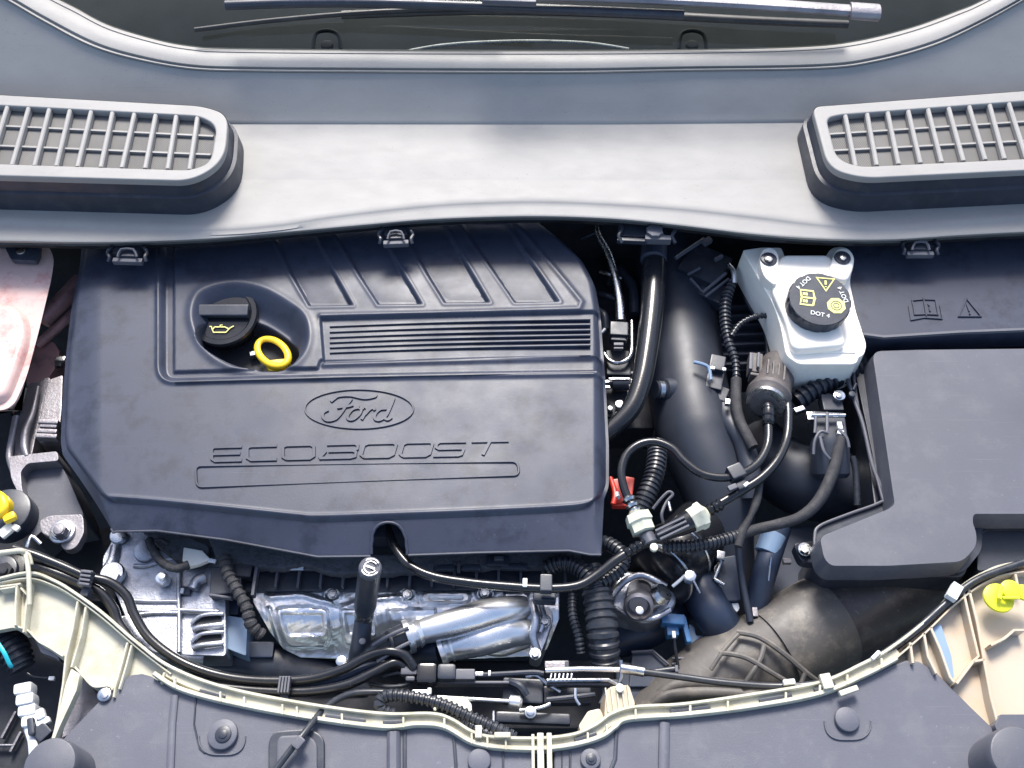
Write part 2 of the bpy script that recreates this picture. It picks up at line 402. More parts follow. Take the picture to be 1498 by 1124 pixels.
rows = [row(bot + 2, .020), row(bot + .5, .0385), row(bot - .6, .0418), row(bot - 1.6, .0432), row(bot - 3, .0438), row(bot - 5, .0440), row(lip + 8, .0450), row(lip + 3, .0458), row(lip + 1.5, .0464), row(lip - 2, .0477), row(lip - 8, .0476),
        row(cr2 * .4 + lip * .6, .0476), row(cr2 + 3, .0478), row(cr2, .0480), row(cr2 - 3, .0484), row(cr2 * .5 + cre * .5, .0500), row(cre + 3, .0515), row(cre, .0520), row(cre - 1.5, .0532)] + [row(q_, slope_z(q_)) for q_ in (cre * .92 + low * .08, cre * .75 + low * .25, cre * .5 + low * .5, cre * .2 + low * .8, low + 5)] + [row(low + 2, ZL - .001)]
m.loft(rows); m.build('shelf', M['cowl'], cowl)
m = MB()
k = gls - low
rows = [row(low + 3, ZL + -0.0060), row(low + 1, ZL + 0.0005), row(low - 1, ZL + 0.0025), row(low - 3, ZL + 0.0020), row(low + k * .12, ZL + 0.0015), row(low + k * .2, ZL + 0.0050), row(low + k * .45, ZL + 0.0080), row(low + k * .65, ZL + 0.0090), row(low + k * .8, ZL + 0.0090), row(low + k * .84, ZL + 0.0077), row(low + k * .88, ZL + 0.0090), row(low + k * .96, ZL + 0.0085), row(gls, ZL + 0.0045), row(gls - 2, ZL + -0.0040)]
m.loft(rows); m.build('windscreen_moulding', M['cowl'], cowl)
m = MB()                       # dark rubber under-lip
rows = [row(bot - 2, .034), row(bot + 4, .030), row(bot + 8, .022), row(bot + 7, .010), row(bot - 6, .000)]
m.loft(rows); m.build('lip_seal', M['seal'], cowl)
m = MB(); rr_ = random.Random(3)

# glass and what lies under it
ZG = ZL + .010
m = MB()
rows = [row(gls + 1, ZG - .006)]
for t in np.linspace(.0, 1, 10)[1:]: rows.append([P(x, y - 0, z_) + Vector((0, .62 * t, .30 * t)) for x, y, z_ in zip(xs, gls, ZG)])
m.loft(rows); ws = m.build('windscreen', M['glass']); tag(ws, 'dark windscreen glass at the very top, behind the cowl panel', 'windscreen')
dash = thing('dashboard', 'dark olive dashboard top seen through the windscreen glass', 'dashboard', (750, 20, .1))
m = MB(); rows = [[P(x, y + 6, .055) + Vector((0, .6 * t, .05 * math.sin(t * 5) * .4 - .01)) for x, y in zip(xs, gls)] for t in np.linspace(0, 1, 14)]
m.loft(rows); m.build('dash_top', M['dash'], dash)
m = MB(); m.tube([(590, 76, .066), (640, 67, .067), (700, 62, .068), (780, 60, .068), (860, 63, .068), (920, 72, .066)], 3, flat=.5); m.build('ridge', M['steel'], dash, label='thin pale curved ridge')
for cx in (478, 1013):
    m = MB(); m.tube([(cx - 20, 72, .066), (cx - 16, 50, .072), (cx + 2, 45, .074), (cx + 17, 52, .072), (cx + 20, 72, .066)], 3); m.disc(cx, 64, .066, 9, 6); m.build('wiper_pivot_cover', M['seal'], dash)
wb = thing('windscreen_wiper', 'long grey wiper arm with metal end cap lying across the windscreen', 'wiper', (1000, 10, 0.1550))
m = MB(); m.tube([(700, -9, 0.1770), (900, -4, 0.1700), (1100, 6, 0.1630), (1246, 16, 0.1590)], 11, sm=3, seg=8, flat=.6); m.build('arm', M['castgrey'], wb)
m = MB(); m.tube([(1243, 16, 0.1605), (1286, 19, 0.1595)], 15.5, sm=1, seg=10, flat=.7); m.build('end_cap', M['castgrey'], wb, bev=.0015)
m = MB(); m.tube([(500, 22, 0.1270), (700, 16, 0.1330), (900, 20, 0.1330), (1100, 30, 0.1310), (1240, 36, 0.1270)], 7, sm=3, flat=.8); m.build('rubber_blade', M['seal'], wb)
wl = thing('windscreen_wiper', 'thin black wiper blade crossing the upper left of the windscreen', 'wiper', (500, 20, 0.1550))
m = MB(); m.tube([(285, 44, 0.1200), (400, 30, 0.1250), (560, 17, 0.1350), (730, 12, 0.1410)], 3.5, sm=4); m.build('blade', M['seal'], wl)
m = MB(); m.tube([(330, 8, 0.1550), (500, 4, 0.1550), (760, 12, 0.1550), (1000, 22, 0.1500)], 7, sm=4); m.build('spine', M['black'], wl)
m = MB(); m.box(745, -3, 0.1770, 80, 14, 10, 3); m.build('centre_clip', M['box'], wl, bev=.002)

# ---------------------------------------------------------------- vents
def vent(outer, inner, tier, slats, bars, label, at):
    t = thing('air_vent', label, 'air vent', at, 'raised air vents on the cowl panel')
    zt = .098
    O = rnd(outer, 34, 8); I = rnd(inner, 26, 8)
    m = MB(); m.ring(O, I, zt, zt - .010); m.build('rim', M['cowl'], t, bev=.0022, seg=3)
    m = MB(); Wt = [P(p[0], p[1], zt - .003) for p in O]
    r1 = offset_poly(Wt, .0005); r2 = offset_poly(Wt, .0035); r3 = offset_poly(Wt, .0075); r4 = offset_poly(Wt, .0095)
    def zz(r, z): return [Vector((v.x, v.y, z)) for v in r]
    m.loft([zz(r1, zt - .004), zz(r1, zt - .008), zz(r2, .074), zz(r3, .0725), zz(r3, .0705), zz(r4, .050), zz(r4, .03)], closed=True)
    m.build('housing', M['black'], t)  # same plastic as the rim; the sides' shade is put into the black colour
    m = MB(); m.loft([zz(Wt, zt - .022), [Vector((v.x * .5 + c_.x * .5, v.y * .5 + c_.y * .5, zt - .022)) for c_ in [sum(Wt, Vector()) / len(Wt)] for v in Wt]], closed=True)
    v_ = MB(); v_.add(zz(offset_poly(Wt, -.004), zt - .0095), [tuple(range(len(Wt)))]); v_.build('mesh_cloth', M['cloth'], t)
    for (x0, y0, x1, y1) in slats:
        m = MB(); a, b = P(x0, y0, zt - .0015), P(x1, y1, zt - .0015); h = .0030
        m.sweep([a, b], [(-h, -.0065), (h, -.0065), (h * .95, -.0005), (h * .5, .0008), (-h * .5, .0008), (-h * .9, -.0005)], up=Vector((0, 0, 1)))
        m.build('slat', M['cowl'], t)
    for b in bars:
        q = [P(x, y, zt - .0060) for (x, y) in b]; m = MB(); h = .0013
        m.sweep(q, [(-h, -.006), (h, -.006), (h, 0), (-h, 0)], up=Vector((0, 0, 1))); m.build('crossbar', M['cowl'], t)
    return t
tops = [-50, -19, 12, 43, 73, 103, 134, 165, 197, 228, 258, 289]; bots = [-82, -49, -16, 17, 50, 82, 113, 147, 178, 212, 245, 277]
sl = [(a, 150 + a * .066, b, 241 + b * .024) for a, b in zip(tops, bots)]
vent([(-190, 128), (298, 155), (334, 168), (329, 234), (282, 265), (-190, 252)], [(-170, 145), (293, 170), (317, 184), (308, 238), (278, 249), (-170, 234)], None, sl,
     [[(-160, 176), (312, 199)], [(-165, 206), (308, 226)]], 'raised cowl air vent on the left, seen whole at its right end', (150, 210, .07))
tops = [1236, 1268, 1298, 1328, 1357, 1387, 1417, 1447, 1475, 1504, 1533, 1562]; bots = [1252, 1283, 1315, 1347, 1378, 1410, 1442, 1470, 1502, 1534, 1566, 1598]
sl = [(a, 164 - (a - 1236) * .072, b, 243 - (b - 1252) * .05) for a, b in zip(tops, bots)]
vent([(1188, 156), (1215, 154), (1680, 119), (1690, 240), (1262, 261), (1212, 247)], [(1209, 173), (1228, 168), (1660, 136), (1668, 224), (1256, 244), (1224, 232)], None, sl,
     [[(1214, 196), (1650, 168)], [(1220, 220), (1655, 198)]], 'raised cowl air vent on the right, running out of the frame', (1350, 210, .07))

# ---------------------------------------------------------------- clips under the cowl lip
def seal_clip(px, py, label, sc=1.0, z=.028, ang=0):
    t = thing('hood_seal_clip', label, 'clip', (px, py, z), 'black clips along the underside of the cowl edge')
    m = MB(); m.box(px, py - 8, z, 40 * sc, 16, 8, ang); m.box(px, py - 2, z + .004, 26 * sc, 12, 8, ang); m.build('base', M['black'], t, bev=.001)
    m = MB(); m.box(px, py + 8, z + .001, 44 * sc, 8, 9, ang); m.build('bar', M['box'], t, bev=.0015)
    for s in (-1, 1):
        m = MB(); x = px + s * 26 * sc
        m.tube([(x - s * 5, py - 12, z), (x, py - 8, z + .004), (x + s * 3, py - 2, z + .002), (x, py + 4, z + .003), (x + s * 2, py + 11, z)], 2.6, sm=3, seg=6); m.build('hook', M['black'], t)
    m = MB(); m.tube([(px - 14 * sc, py + 4, z + .005), (px - 9 * sc, py - 7, z + .008), (px + 9 * sc, py - 7, z + .008), (px + 14 * sc, py + 4, z + .005)], 2, sm=2, seg=6); m.build('loop', M['box'], t)
    return t
seal_clip(186, 372, 'black cowl clip at the far left, over the corner of the engine cover', ang=2)
seal_clip(579, 346, 'small black cowl clip above the slanted fins of the engine cover', .85, ang=-3)
seal_clip(1347, 362, 'black cowl clip above the embossed book symbol', .9, ang=0)
t = thing('hood_seal_latch', 'wide black cowl bracket holding the top of the thick air hose', 'bracket', (945, 340, .02), 'black clips along the underside of the cowl edge')
m = MB(); m.box(930, 337, .024, 50, 24, 10, 3); m.box(925, 350, .026, 44, 7, 8, 3); m.build('base', M['black'], t, bev=.0012)
m = MB(); m.box(963, 347, .030, 38, 9, 12, 2); m.build('bar', M['box'], t, bev=.001)
m = MB(); m.disc(958, 336, .034, 13, 8, 16, (8, .12, 0)); m.build('knob', M['box'], t)
for x in (907, 985):
    m = MB(); m.tube([(x, 325, .024), (x + 3, 336, .028), (x - 2, 345, .027), (x + 3, 356, .024)], 3, sm=3, seg=6); m.build('hook', M['black'], t)

# ================================================================== ENGINE COVER
ec = thing('engine_cover', 'large blue black plastic engine cover with slanted fins and embossed lettering', 'engine cover', (500, 560, -.06))
NU, NV = 560, 330
Lp = [(318, 122), (365, 118), (440, 104), (500, 97), (560, 92), (630, 89), (650, 92), (690, 122), (725, 148), (734, 166)]
Rp = [(318, 790), (345, 822), (375, 852), (410, 869), (450, 876), (560, 884), (640, 888), (700, 888), (722, 880), (738, 862)]
Fp = [(166, 734), (240, 740), (350, 752), (440, 762), (470, 764), (560, 761), (700, 755), (830, 747), (862, 738)]
u = np.linspace(0, 1, NU); v = np.linspace(0, 1, NV)
FX = smooth_curve([(p[0], p[1]) for p in Fp], 166 + u * (862 - 166))
yl = 318 + v * (734 - 318); yr = 318 + v * (738 - 318)
LX = np.interp(yl, [p[0] for p in Lp], [p[1] for p in Lp]); RX = np.interp(yr, [p[0] for p in Rp], [p[1] for p in Rp])
ker = np.ones(9) / 9
LX[6:-6] = np.convolve(np.pad(LX, 4, 'edge'), ker, 'valid')[6:-6]; RX[6:-6] = np.convolve(np.pad(RX, 4, 'edge'), ker, 'valid')[6:-6]
VV, UU = np.meshgrid(v, u, indexing='ij')
GX = LX[:, None] * (1 - UU) + RX[:, None] * UU
GY = 318 * (1 - VV) + FX[None, :] * VV
def seg_d(X, Y, a, b):
    ax, ay = a; bx, by = b; dx, dy = bx - ax, by - ay; t = np.clip(((X - ax) * dx + (Y - ay) * dy) / (dx * dx + dy * dy + 1e-9), 0, 1)
    return np.hypot(X - ax - t * dx, Y - ay - t * dy)
def poly_d(X, Y, pts, closed=False):
    d = np.full(X.shape, 1e9)
    n = len(pts)
    for i in range(n if closed else n - 1): d = np.minimum(d, seg_d(X, Y, pts[i], pts[(i + 1) % n]))
    return d
def inside(X, Y, pts):
    c = np.zeros(X.shape, bool); n = len(pts); j = n - 1
    for i in range(n):
        xi, yi = pts[i]; xj, yj = pts[j]
        c ^= ((yi > Y) != (yj > Y)) & (X < (xj - xi) * (Y - yi) / (yj - yi + 1e-12) + xi); j = i
    return c
def sdf(X, Y, pts): d = poly_d(X, Y, pts, True); return np.where(inside(X, Y, pts), -d, d)
def sst(x): x = np.clip(x, 0, 1); return x * x * (3 - 2 * x)
Z = np.zeros_like(GX)
# soft crown and rounded rim
wm = GX - LX[:, None]; wr = RX[:, None] - GX; wf = FX[None, :] - GY
edge = np.minimum(np.minimum(wm, wr), wf)
Z -= .0045 * (1 - np.clip(edge / 9, 0, 1)) ** 2
Z -= .010 * sst((GY - 690) / 120) * 0
Z += .0013 * np.exp(-((wf - 7) / 3.0) ** 2) * sst((GX - 150) / 20)
Z += .003 * np.sin(np.clip((GX - 90) / 800, 0, 1) * np.pi)
Z -= .007 * sst((430 - GY) / 140)            # falls away towards the windscreen
# right shoulder and left slope
Z -= .010 * sst((GX - 868) / 20) ; Z -= .006 * sst((150 - GX + 0 * GY) / 60)
# L-shaped step and ridge
ell = rnd([(232, 200), (232, 562), (1200, 541), (1200, 200)], [0, 26, 0, 0], 8)
d = sdf(GX, GY, [(p[0], p[1]) for p in ell])
Z += .0022 * np.exp(-(d / 3.0) ** 2)
Z -= .0050 * sst((-d - 3) / 8)
inn = rnd([(252, 200), (252, 546), (466, 541), (470, 529), (1200, 516), (1200, 200)], 3, 3)
d2 = sdf(GX, GY, [(p[0], p[1]) for p in inn]); Z += .0032 * sst((-d2) / 4)
# recess with the fine ribs
rec = rnd([(467, 464), (868, 452), (880, 452), (882, 519), (472, 530)], 2, 2)
d3 = sdf(GX, GY, [(p[0], p[1]) for p in rec]); Z -= .0042 * sst((-d3) / 3.5)
Z += .0020 * np.exp(-(poly_d(GX, GY, [(474, 533), (700, 526), (872, 521)]) / 3.2) ** 2)
# border ridge round the slanted fins
br = poly_d(GX, GY, [(752, 318), (800, 378), (851, 441), (847, 451), (640, 459), (470, 463)]); Z += .0016 * np.exp(-(br / 4.0) ** 2)
FINS = [[(393, 318), (400, 345), (424, 400), (452, 449), (517, 448), (486, 392), (468, 355), (452, 318)], [(478, 318), (500, 360), (525, 404), (553, 447), (618, 446), (590, 398), (566, 354), (550, 318)], [(580, 318), (600, 358), (624, 402), (650, 444), (717, 443), (690, 396), (664, 352), (648, 318)], [(672, 318), (690, 350), (722, 398), (753, 443), (819, 441), (785, 390), (757, 350), (740, 318)]]
for fn in FINS:
    dd = sdf(GX, GY, fn); Z -= (.0012 + .0045 * sst((GY - 330) / 115)) * sst(-dd / 4.5); Z += .0007 * np.exp(-((dd - 2) / 2.5) ** 2)
# oil filler bowl
bowl = catmull([(279, 470), (284, 435), (305, 419), (344, 412), (385, 420), (425, 442), (448, 462), (455, 492), (447, 520), (425, 541), (395, 547), (345, 542), (300, 515)], 6, True)
d4 = sdf(GX, GY, bowl); Z += .0018 * np.exp(-((d4 + 2) / 7) ** 2)
hole = catmull([(286, 488), (300, 462), (340, 452), (385, 462), (425, 490), (437, 515), (428, 535), (400, 543), (345, 535), (300, 512)], 6, True)
d5 = sdf(GX, GY, hole)
bd = sst(-d4 / 34); Z -= .022 * bd
Z -= .030 * sst((-d5) / 5)
gx, gy = Parr(GX, GY, 0.0)
verts = np.stack([gx, gy, Z], -1).reshape(-1, 3)
m = MB(); m.v = [tuple(map(float, a)) for a in verts]
idx = np.arange(NU * NV).reshape(NV, NU)
q = np.stack([idx[:-1, :-1], idx[1:, :-1], idx[1:, 1:], idx[:-1, 1:]], -1).reshape(-1, 4); m.f = [tuple(map(int, a)) for a in q]
deck = m.build('deck', M['cover'], ec, recalc=False); deck.data.set_sharp_from_angle(angle=R(70))
# skirt: lofted down from the rim of the deck
def skirt_line():
    L_ = [Vector(verts[idx[j, 0]]) for j in range(0, NV, 3)]; F_ = [Vector(verts[idx[-1, i]]) for i in range(0, NU, 1)]; R_ = [Vector(verts[idx[j, -1]]) for j in range(NV - 1, -1, -3)]
    return L_ + F_ + R_
top = skirt_line()
SB = [(160, 781), (176, 776), (215, 774), (270, 783), (330, 790), (375, 796), (400, 803), (465, 814), (520, 816), (590, 813), (700, 809), (800, 805), (850, 815), (866, 819), (884, 770)]
zb = -.014
bot_l = []
for p in top:
    px, py = proj(p.x, p.y, p.z)
    if py > 728 and 150 < px < 880:
        by = np.interp(px, [166, 230, 330, 395, 465, 560, 700, 830, 862], [778, 777, 790, 802, 815, 814, 809, 806, 812])
        b = P(px + (2 if px > 800 else 0), by, zb)
    elif px < 200: b = Vector((p.x - .004, p.y - .006, zb))
    else: b = Vector((p.x + .003, p.y - .002, zb))
    if py > 640 and px < 170:
        k = (py - 640) / 95; b = Vector((p.x - .004, p.y - .006 - .030 * k * 0, zb)); tgt = P(166, 780, zb); b = b.lerp(tgt, sst(np.array(k)).item() ** 3)
    bot_l.append(b)
rows = [top]
for t in (.06, .15, .5, .9, .97): rows.append([a.lerp(b, t * .9 if t < .1 else t) + Vector((0, 0, -.002 * (t > .05))) * 0 for a, b in zip(top, bot_l)])
rows.append(bot_l)
m = MB(); n_ = len(top)
# arched notch in the front face
arch = catmull([(544, 830), (544, 795), (547, 776), (556, 766), (569, 763), (582, 767), (591, 779), (595, 797), (595, 830)], 5)
rows2 = []; K = 24
for i in range(K + 1):
    t = i / K; rows2.append([a.lerp(b, t) for a, b in zip(top, bot_l)])
def front_pt(px, py):
    """point on the front face under that pixel"""
    best = min(range(n_), key=lambda i: abs(proj(*rows2[12][i])[0] - px) + (0 if proj(*top[i])[1] > 700 else 1e3))
    ys = [proj(*rows2[i][best])[1] for i in range(K + 1)]
    t = float(np.interp(py, ys, np.linspace(0, 1, K + 1))); return top[best].lerp(bot_l[best], t)
m.v = [tuple(v_) for r in rows2 for v_ in r]
ap = [(p[0], p[1]) for p in arch]
pj = np.array([proj(*v_) for v_ in m.v]); ins = inside(pj[:, 0], pj[:, 1], ap + [(595, 860), (544, 860)])
for i in range(K):
    for k_ in range(n_ - 1):
        f = (i * n_ + k_, i * n_ + k_ + 1, (i + 1) * n_ + k_ + 1, (i + 1) * n_ + k_)
        if sum(ins[a] for a in f) < 2: m.f.append(f)
m.build('skirt', M['cover'], ec, recalc=True, thick=0)
m = MB(); fp = [front_pt(x, min(y, 813)) + Vector((0, -.0012, .0004)) for x, y in ap if y < 814]; m.sweep(fp, [(.0016 * math.cos(a), .0016 * math.sin(a)) for a in np.linspace(0, 2 * math.pi, 9)[:-1]]); m.build('notch_rim', M['cover'], ec)
m = MB(); m.box(569, 770, -.030, 62, 34, 40); m.build('notch_recess', M['black'], ec)
m = MB(); m.v = []; ln = [p + Vector((0, 0, .0003)) for p in bot_l if proj(*p)[1] > 770 and not (543 < proj(*p)[0] < 596)]
for part in ([p for p in ln if proj(*p)[0] < 560], [p for p in ln if proj(*p)[0] > 560]):
    m.sweep(part, [(.0014 * math.cos(a), .0014 * math.sin(a)) for a in np.linspace(0, 2 * math.pi, 7)[:-1]])
m.build('lower_bead', M['cover'], ec)
def zat(px, py):
    """deck height under a pixel of the z=0 plane"""
    i = np.argmin((GX - px) ** 2 + (GY - py) ** 2); return float(Z.reshape(-1)[i])
# raised slanted fins
for fn in FINS:
    lf_ = fn[:4]; rt_ = fn[7:3:-1]; mm = MB(); rowsf = []
    for i in range(17):
        yy = 322 + (fn[3][1] - 6 - 322) * i / 16
        xl = np.interp(yy, [p[1] for p in lf_], [p[0] for p in lf_]) + 5; xr = np.interp(yy, [p[1] for p in rt_], [p[0] for p in rt_]) - 5; rw = []
        for j in range(9):
            X_ = xl + (xr - xl) * j / 8; x, y = Parr(X_, yy, 0.0); rw.append(Vector((x, y, zat(X_, yy) + .0006 * (0 if j in (0, 8) or i in (0, 16) else 1) - .0002)))
        rowsf.append(rw)
    mm.loft(rowsf); mm.build('fin_panel', M['cover'], ec)
# fine ribs
for a, b in zip((476, 484.2, 492, 499.5, 507, 514.5), (465.5, 473.5, 481.5, 489, 496, 503.5)):
    zz_ = zat(600, a * .68 + b * .32 + 2); m = MB(); q = []
    for t in np.linspace(0, 1, 9):
        x, y = Parr(482 + (864 - 482) * t, a + (b - a) * t - 1.5 * math.sin(t * math.pi), 0); q.append(Vector((x, y, zz_)))
    m.sweep(q, [(-.0017, -.001), (-.0015, .0012), (-.0008, .0024), (.0008, .0024), (.0015, .0012), (.0017, -.001)], up=Vector((0, 0, 1))); m.build('rib', M['cover'], ec)
# raised outline bar under the lettering
def ridge(pts, w, h, closed=False, name='ridge', parent=ec, mt='cover', zf=None, rnd_=1):
    q = []
    for p in pts:
        z0 = (zf if zf is not None else zat(*p[:2])); x, y = Parr(p[0], p[1], zf or 0.0); q.append(Vector((x, y, z0)))
    mm = MB(); mm.sweep(q, [(-w, -.001), (-w * .8, h * .5), (-w * .45, h), (w * .45, h), (w * .8, h * .5), (w, -.001)], closed, up=Vector((0, 0, 1))); return mm.build(name, M[mt], parent)
bar = rnd([(287, 684), (757, 677), (760, 697), (289, 715)], 9, 5)
ridge(bar, .0016, .0020, True, 'outline_bar')
ridge([(258, 562), (500, 556), (700, 551), (873, 545)], .0018, .0016, False, 'ridge')
# emblem
em = MB(); q = []
for k in range(72):
    a = k / 72 * 2 * math.pi; x, y = Parr(526 + 79 * math.cos(a), 601 + 28.5 * math.sin(a), 0); q.append(Vector((x, y, zat(526, 601))))
em.sweep(q, [(-.0014, -.001), (-.0007, .0017), (.0007, .0017), (.0014, -.001)], True, up=Vector((0, 0, 1))); emb = em.build('oval_emblem', M['cover'], ec)
def Z5(pts): return [(400 + x / 3, 320 + y / 3) for x, y in pts]
scr = {'script_f': [[(255, 812), (270, 800), (290, 788), (340, 785), (400, 797), (445, 790), (452, 782)], [(345, 800), (322, 830), (300, 862), (275, 888), (240, 895), (220, 880), (222, 860), (243, 848)], [(282, 838), (330, 832), (352, 826)]],
       'script_o': [[(378, 838), (350, 846), (330, 870), (330, 888), (352, 890), (378, 870), (388, 848), (378, 838), (400, 842)]],
       'script_r': [[(405, 836), (414, 846), (402, 868), (390, 890)], [(404, 868), (425, 846), (442, 840), (446, 850)]],
       'script_d': [[(500, 842), (470, 846), (448, 868), (448, 888), (470, 892), (500, 868), (530, 798), (500, 862), (492, 884), (504, 890), (520, 880)]]}
for nm, st in scr.items():
    mm = MB()
    for s_ in st:
        q = []
        for p in catmull(Z5(s_), 6): x, y = Parr(p[0], p[1], 0); q.append(Vector((x, y, zat(*p))))
        mm.sweep(q, [(-.0021, -.001), (-.0014, .0018), (.0014, .0018), (.0021, -.001)], up=Vector((0, 0, 1)))
    mm.build(nm, M['cover'], emb)
Cq = [(1, 1), (.12, 1), (0, .85), (0, .15), (.12, 0), (1, 0)]
Oq = [(.12, 0), (.88, 0), (1, .15), (1, .85), (.88, 1), (.12, 1), (0, .85), (0, .15), (.12, 0)]
G = {'e': [[(1, 1), (.1, 1), (0, .85), (0, .15), (.1, 0), (1, 0)], [(0, .5), (.95, .5)]], 'c': [Cq], 'o': [Oq],
     'b': [[(.0, 0), (.88, 0), (1, .074), (.98, .4), (.86, .5), (.2, .5)], [(.86, .5), (1, .62), (.98, .88), (.88, 1), (.1, 1)], [(0, 0), (0.12, .5)]],
     's': [[(1, 1), (.1, 1), (0, .85), (.02, .6), (.12, .5), (.88, .5), (1, .4), (.98, .074), (.88, 0), (0, 0)]], 't': [[(0, 1), (1, 1)], [(.5, 1), (.42, 0)]]}
word = [('e', 311, 355, 0), ('c', 363, 406, 0), ('o', 415, 460, 0), ('b', 468, 520, .5), ('o', 528, 575, .5), ('o', 585, 628, .5), ('s', 634, 676, .5), ('t', 684, 738, .5)]
for ch, x0, x1, sh in word:
    mm = MB()
    for st in G[ch]:
        q = []
        for (a, b) in rnd([(p[0], p[1]) for p in st], 0) if 0 else st:
            px = x0 + (x1 - x0) * a + sh * 20 * b * .6; yb = 677 - (px - 310) * .0235; yt = yb - 20
            p = (px, yb + (yt - yb) * b); x, y = Parr(p[0], p[1], 0); q.append(Vector((x, y, zat(*p))))
        mm.sweep(q, [(-.0022, -.001), (-.0015, .0017), (.0015, .0017), (.0022, -.001)], up=Vector((0, 0, 1)))
    mm.build('letter', M['cover'], ec)
# oil filler cap and dipstick in the recess
oc = thing('oil_filler_cap', 'black oil filler cap with grip bar and oil can symbol in the cover recess', 'oil cap', (337, 482, -.045))
c0 = P(337, 478, -.045); c1 = P(337, 478, -.010); u_ = U(337, 478, 0)
ax = Vector((0, -.18, 1)).normalized(); c1 = c0 + ax * .04; UC = u_; u_ = u_ * 1.13
m = MB(); m.lathe(c0, c1, [(0, 36 * u_), (.020, 40 * u_), (.024, 45 * u_), (.031, 46 * u_), (.0335, 44 * u_), (.0335, 38 * u_), (.032, 36 * u_)], 48); m.build('cap', M['gloss'], oc)
topc = c0 + ax * .033
def bar3(cen, ax, sx, sy, sz, name, mt, par, rot=0, off=(0, 0)):
    X = Vector((1, 0, 0)); Y = ax.cross(X).normalized(); X = Y.cross(ax).normalized(); X, Y = X * math.cos(rot) + Y * math.sin(rot), Y * math.cos(rot) - X * math.sin(rot)
    c = cen + X * off[0] + Y * off[1]; mm = MB()
    vs = [c + X * a * sx / 2 + Y * b * sy / 2 + ax * k * sz for k in (0, 1) for a, b in ((-1, -1), (1, -1), (1, 1), (-1, 1))]
    mm.add(vs, [(3, 2, 1, 0), (4, 5, 6, 7), (0, 1, 5, 4), (1, 2, 6, 5), (2, 3, 7, 6), (3, 0, 4, 7)]); return mm.build(name, M[mt], par, bev=.0018, seg=3)
bar3(topc, ax, 70 * u_, 17 * u_, .008, 'grip_bar', 'black', oc, off=(0, .002))
X = Vector((1, 0, 0)); Y = ax.cross(X)
def sym(paths, cen, sc, w, name, mt, par, X=X, Y=Y, ax=ax, h=.0005, closed=False):
    mm = MB()
    for p in paths: mm.sweep([cen + X * a * sc + Y * b * sc + ax * 0 for a, b in p], [(-w, 0), (-w, h), (w, h), (w, 0)], closed, up=ax)
    return mm.build(name, M[mt], par)
sym([[(-1.0, .25), (-.85, .25), (-.6, -.3), (.45, -.3), (.75, .1), (1.05, .3)], [(-.6, .2), (.3, .2), (.7, .0)], [(-.1, .2), (-.1, .38), (.1, .38)], [(-.55, .2), (-.75, -.1)]], topc + ax * .0004 - Y * .0215 * .92, .014, .0007, 'oil_can_symbol', 'ink', oc)
m = MB(); m.add([Vector((Parr(x, y, 0.0)[0], Parr(x, y, 0.0)[1], -.047)) for x, y in hole], [tuple(range(len(hole)))]); m.build('filler_well', M['dark'], ec)
dp = thing('oil_dipstick', 'yellow ring pull of the oil dipstick beside the black filler cap', 'dipstick', (402, 518, -.05))
m = MB(); cx, cy = 399, 516; q = []
for k in range(28):
    a = k / 28 * 2 * math.pi; ca, sa = math.cos(a), math.sin(a); th = R(35)
    ex, ey = 25 * ca, 17 * sa; q.append(P(cx + ex * math.cos(th) - ey * math.sin(th), cy + ex * math.sin(th) + ey * math.cos(th), -.020 + .003 * ca))
m.sweep(q, [(.0042 * math.cos(a), .0034 * math.sin(a)) for a in np.linspace(0, 2 * math.pi, 11)[:-1]], True); m.build('ring', M['yellow'], dp)
m = MB(); m.prism(rnd([(385, 528), (424, 524), (421, 541), (393, 543)], 4, 3), -.022, -.045); m.build('stem', M['yellow'], dp, bev=.0015)
m = MB(); m.box(372, 516, -.036, 14, 8, 10, -15); m.build('neck', M['steel'], dp, bev=.001)
# ================================================================== RIGHT HALF OF THE BAY
def hose(name, label, cat, pts, r, mt='gloss', z=None, **k):
    if z is not None: pts = [(p[0], p[1], p[2] if len(p) > 2 else z) for p in pts]
    mm = MB().tube(pts, r, **k); o = mm.build(name, M[mt]); return tag(o, label, cat)
def part_tube(parent, name, pts, r, mt='gloss', z=None, **k):
    if z is not None: pts = [(p[0], p[1], p[2] if len(p) > 2 else z) for p in pts]
    return MB().tube(pts, r, **k).build(name, M[mt], parent)
def bolt(parent, px, py, z, r, mt='steel', name='bolt'):
    mm = MB(); mm.disc(px, py, z - .002, r * 1.35, 3); mm.hexa(px, py, z + .004, r * .85, 8); return mm.build(name, M[mt], parent, bev=.0006)
def plate(parent, name, pts, z, zb, mt, bev=.0015, r=5, taper=0, seg=2, label=None, ang=35):
    mm = MB(); mm.prism(rnd(pts, r, 4), z, zb, taper); return mm.build(name, M[mt], parent, bev=bev, seg=seg, label=label, ang=ang)
def bx(parent, name, a, mt, bev=.001, **k):
    """a: list of box argument tuples, joined into one part"""
    mm = MB()
    for q in a: mm.box(*q)
    return mm.build(name, M[mt], parent, bev=bev, **k)
def lathe_px(parent, name, p0, p1, prof, mt, seg=28, flute=None):
    """prof: (fraction along the axis, radius px)"""
    a, b = PP(p0), PP(p1); L_ = (b - a).length; u0 = U(*p0)
    return MB().lathe(a, b, [(t * L_, r * u0) for t, r in prof], seg, flute).build(name, M[mt], parent)

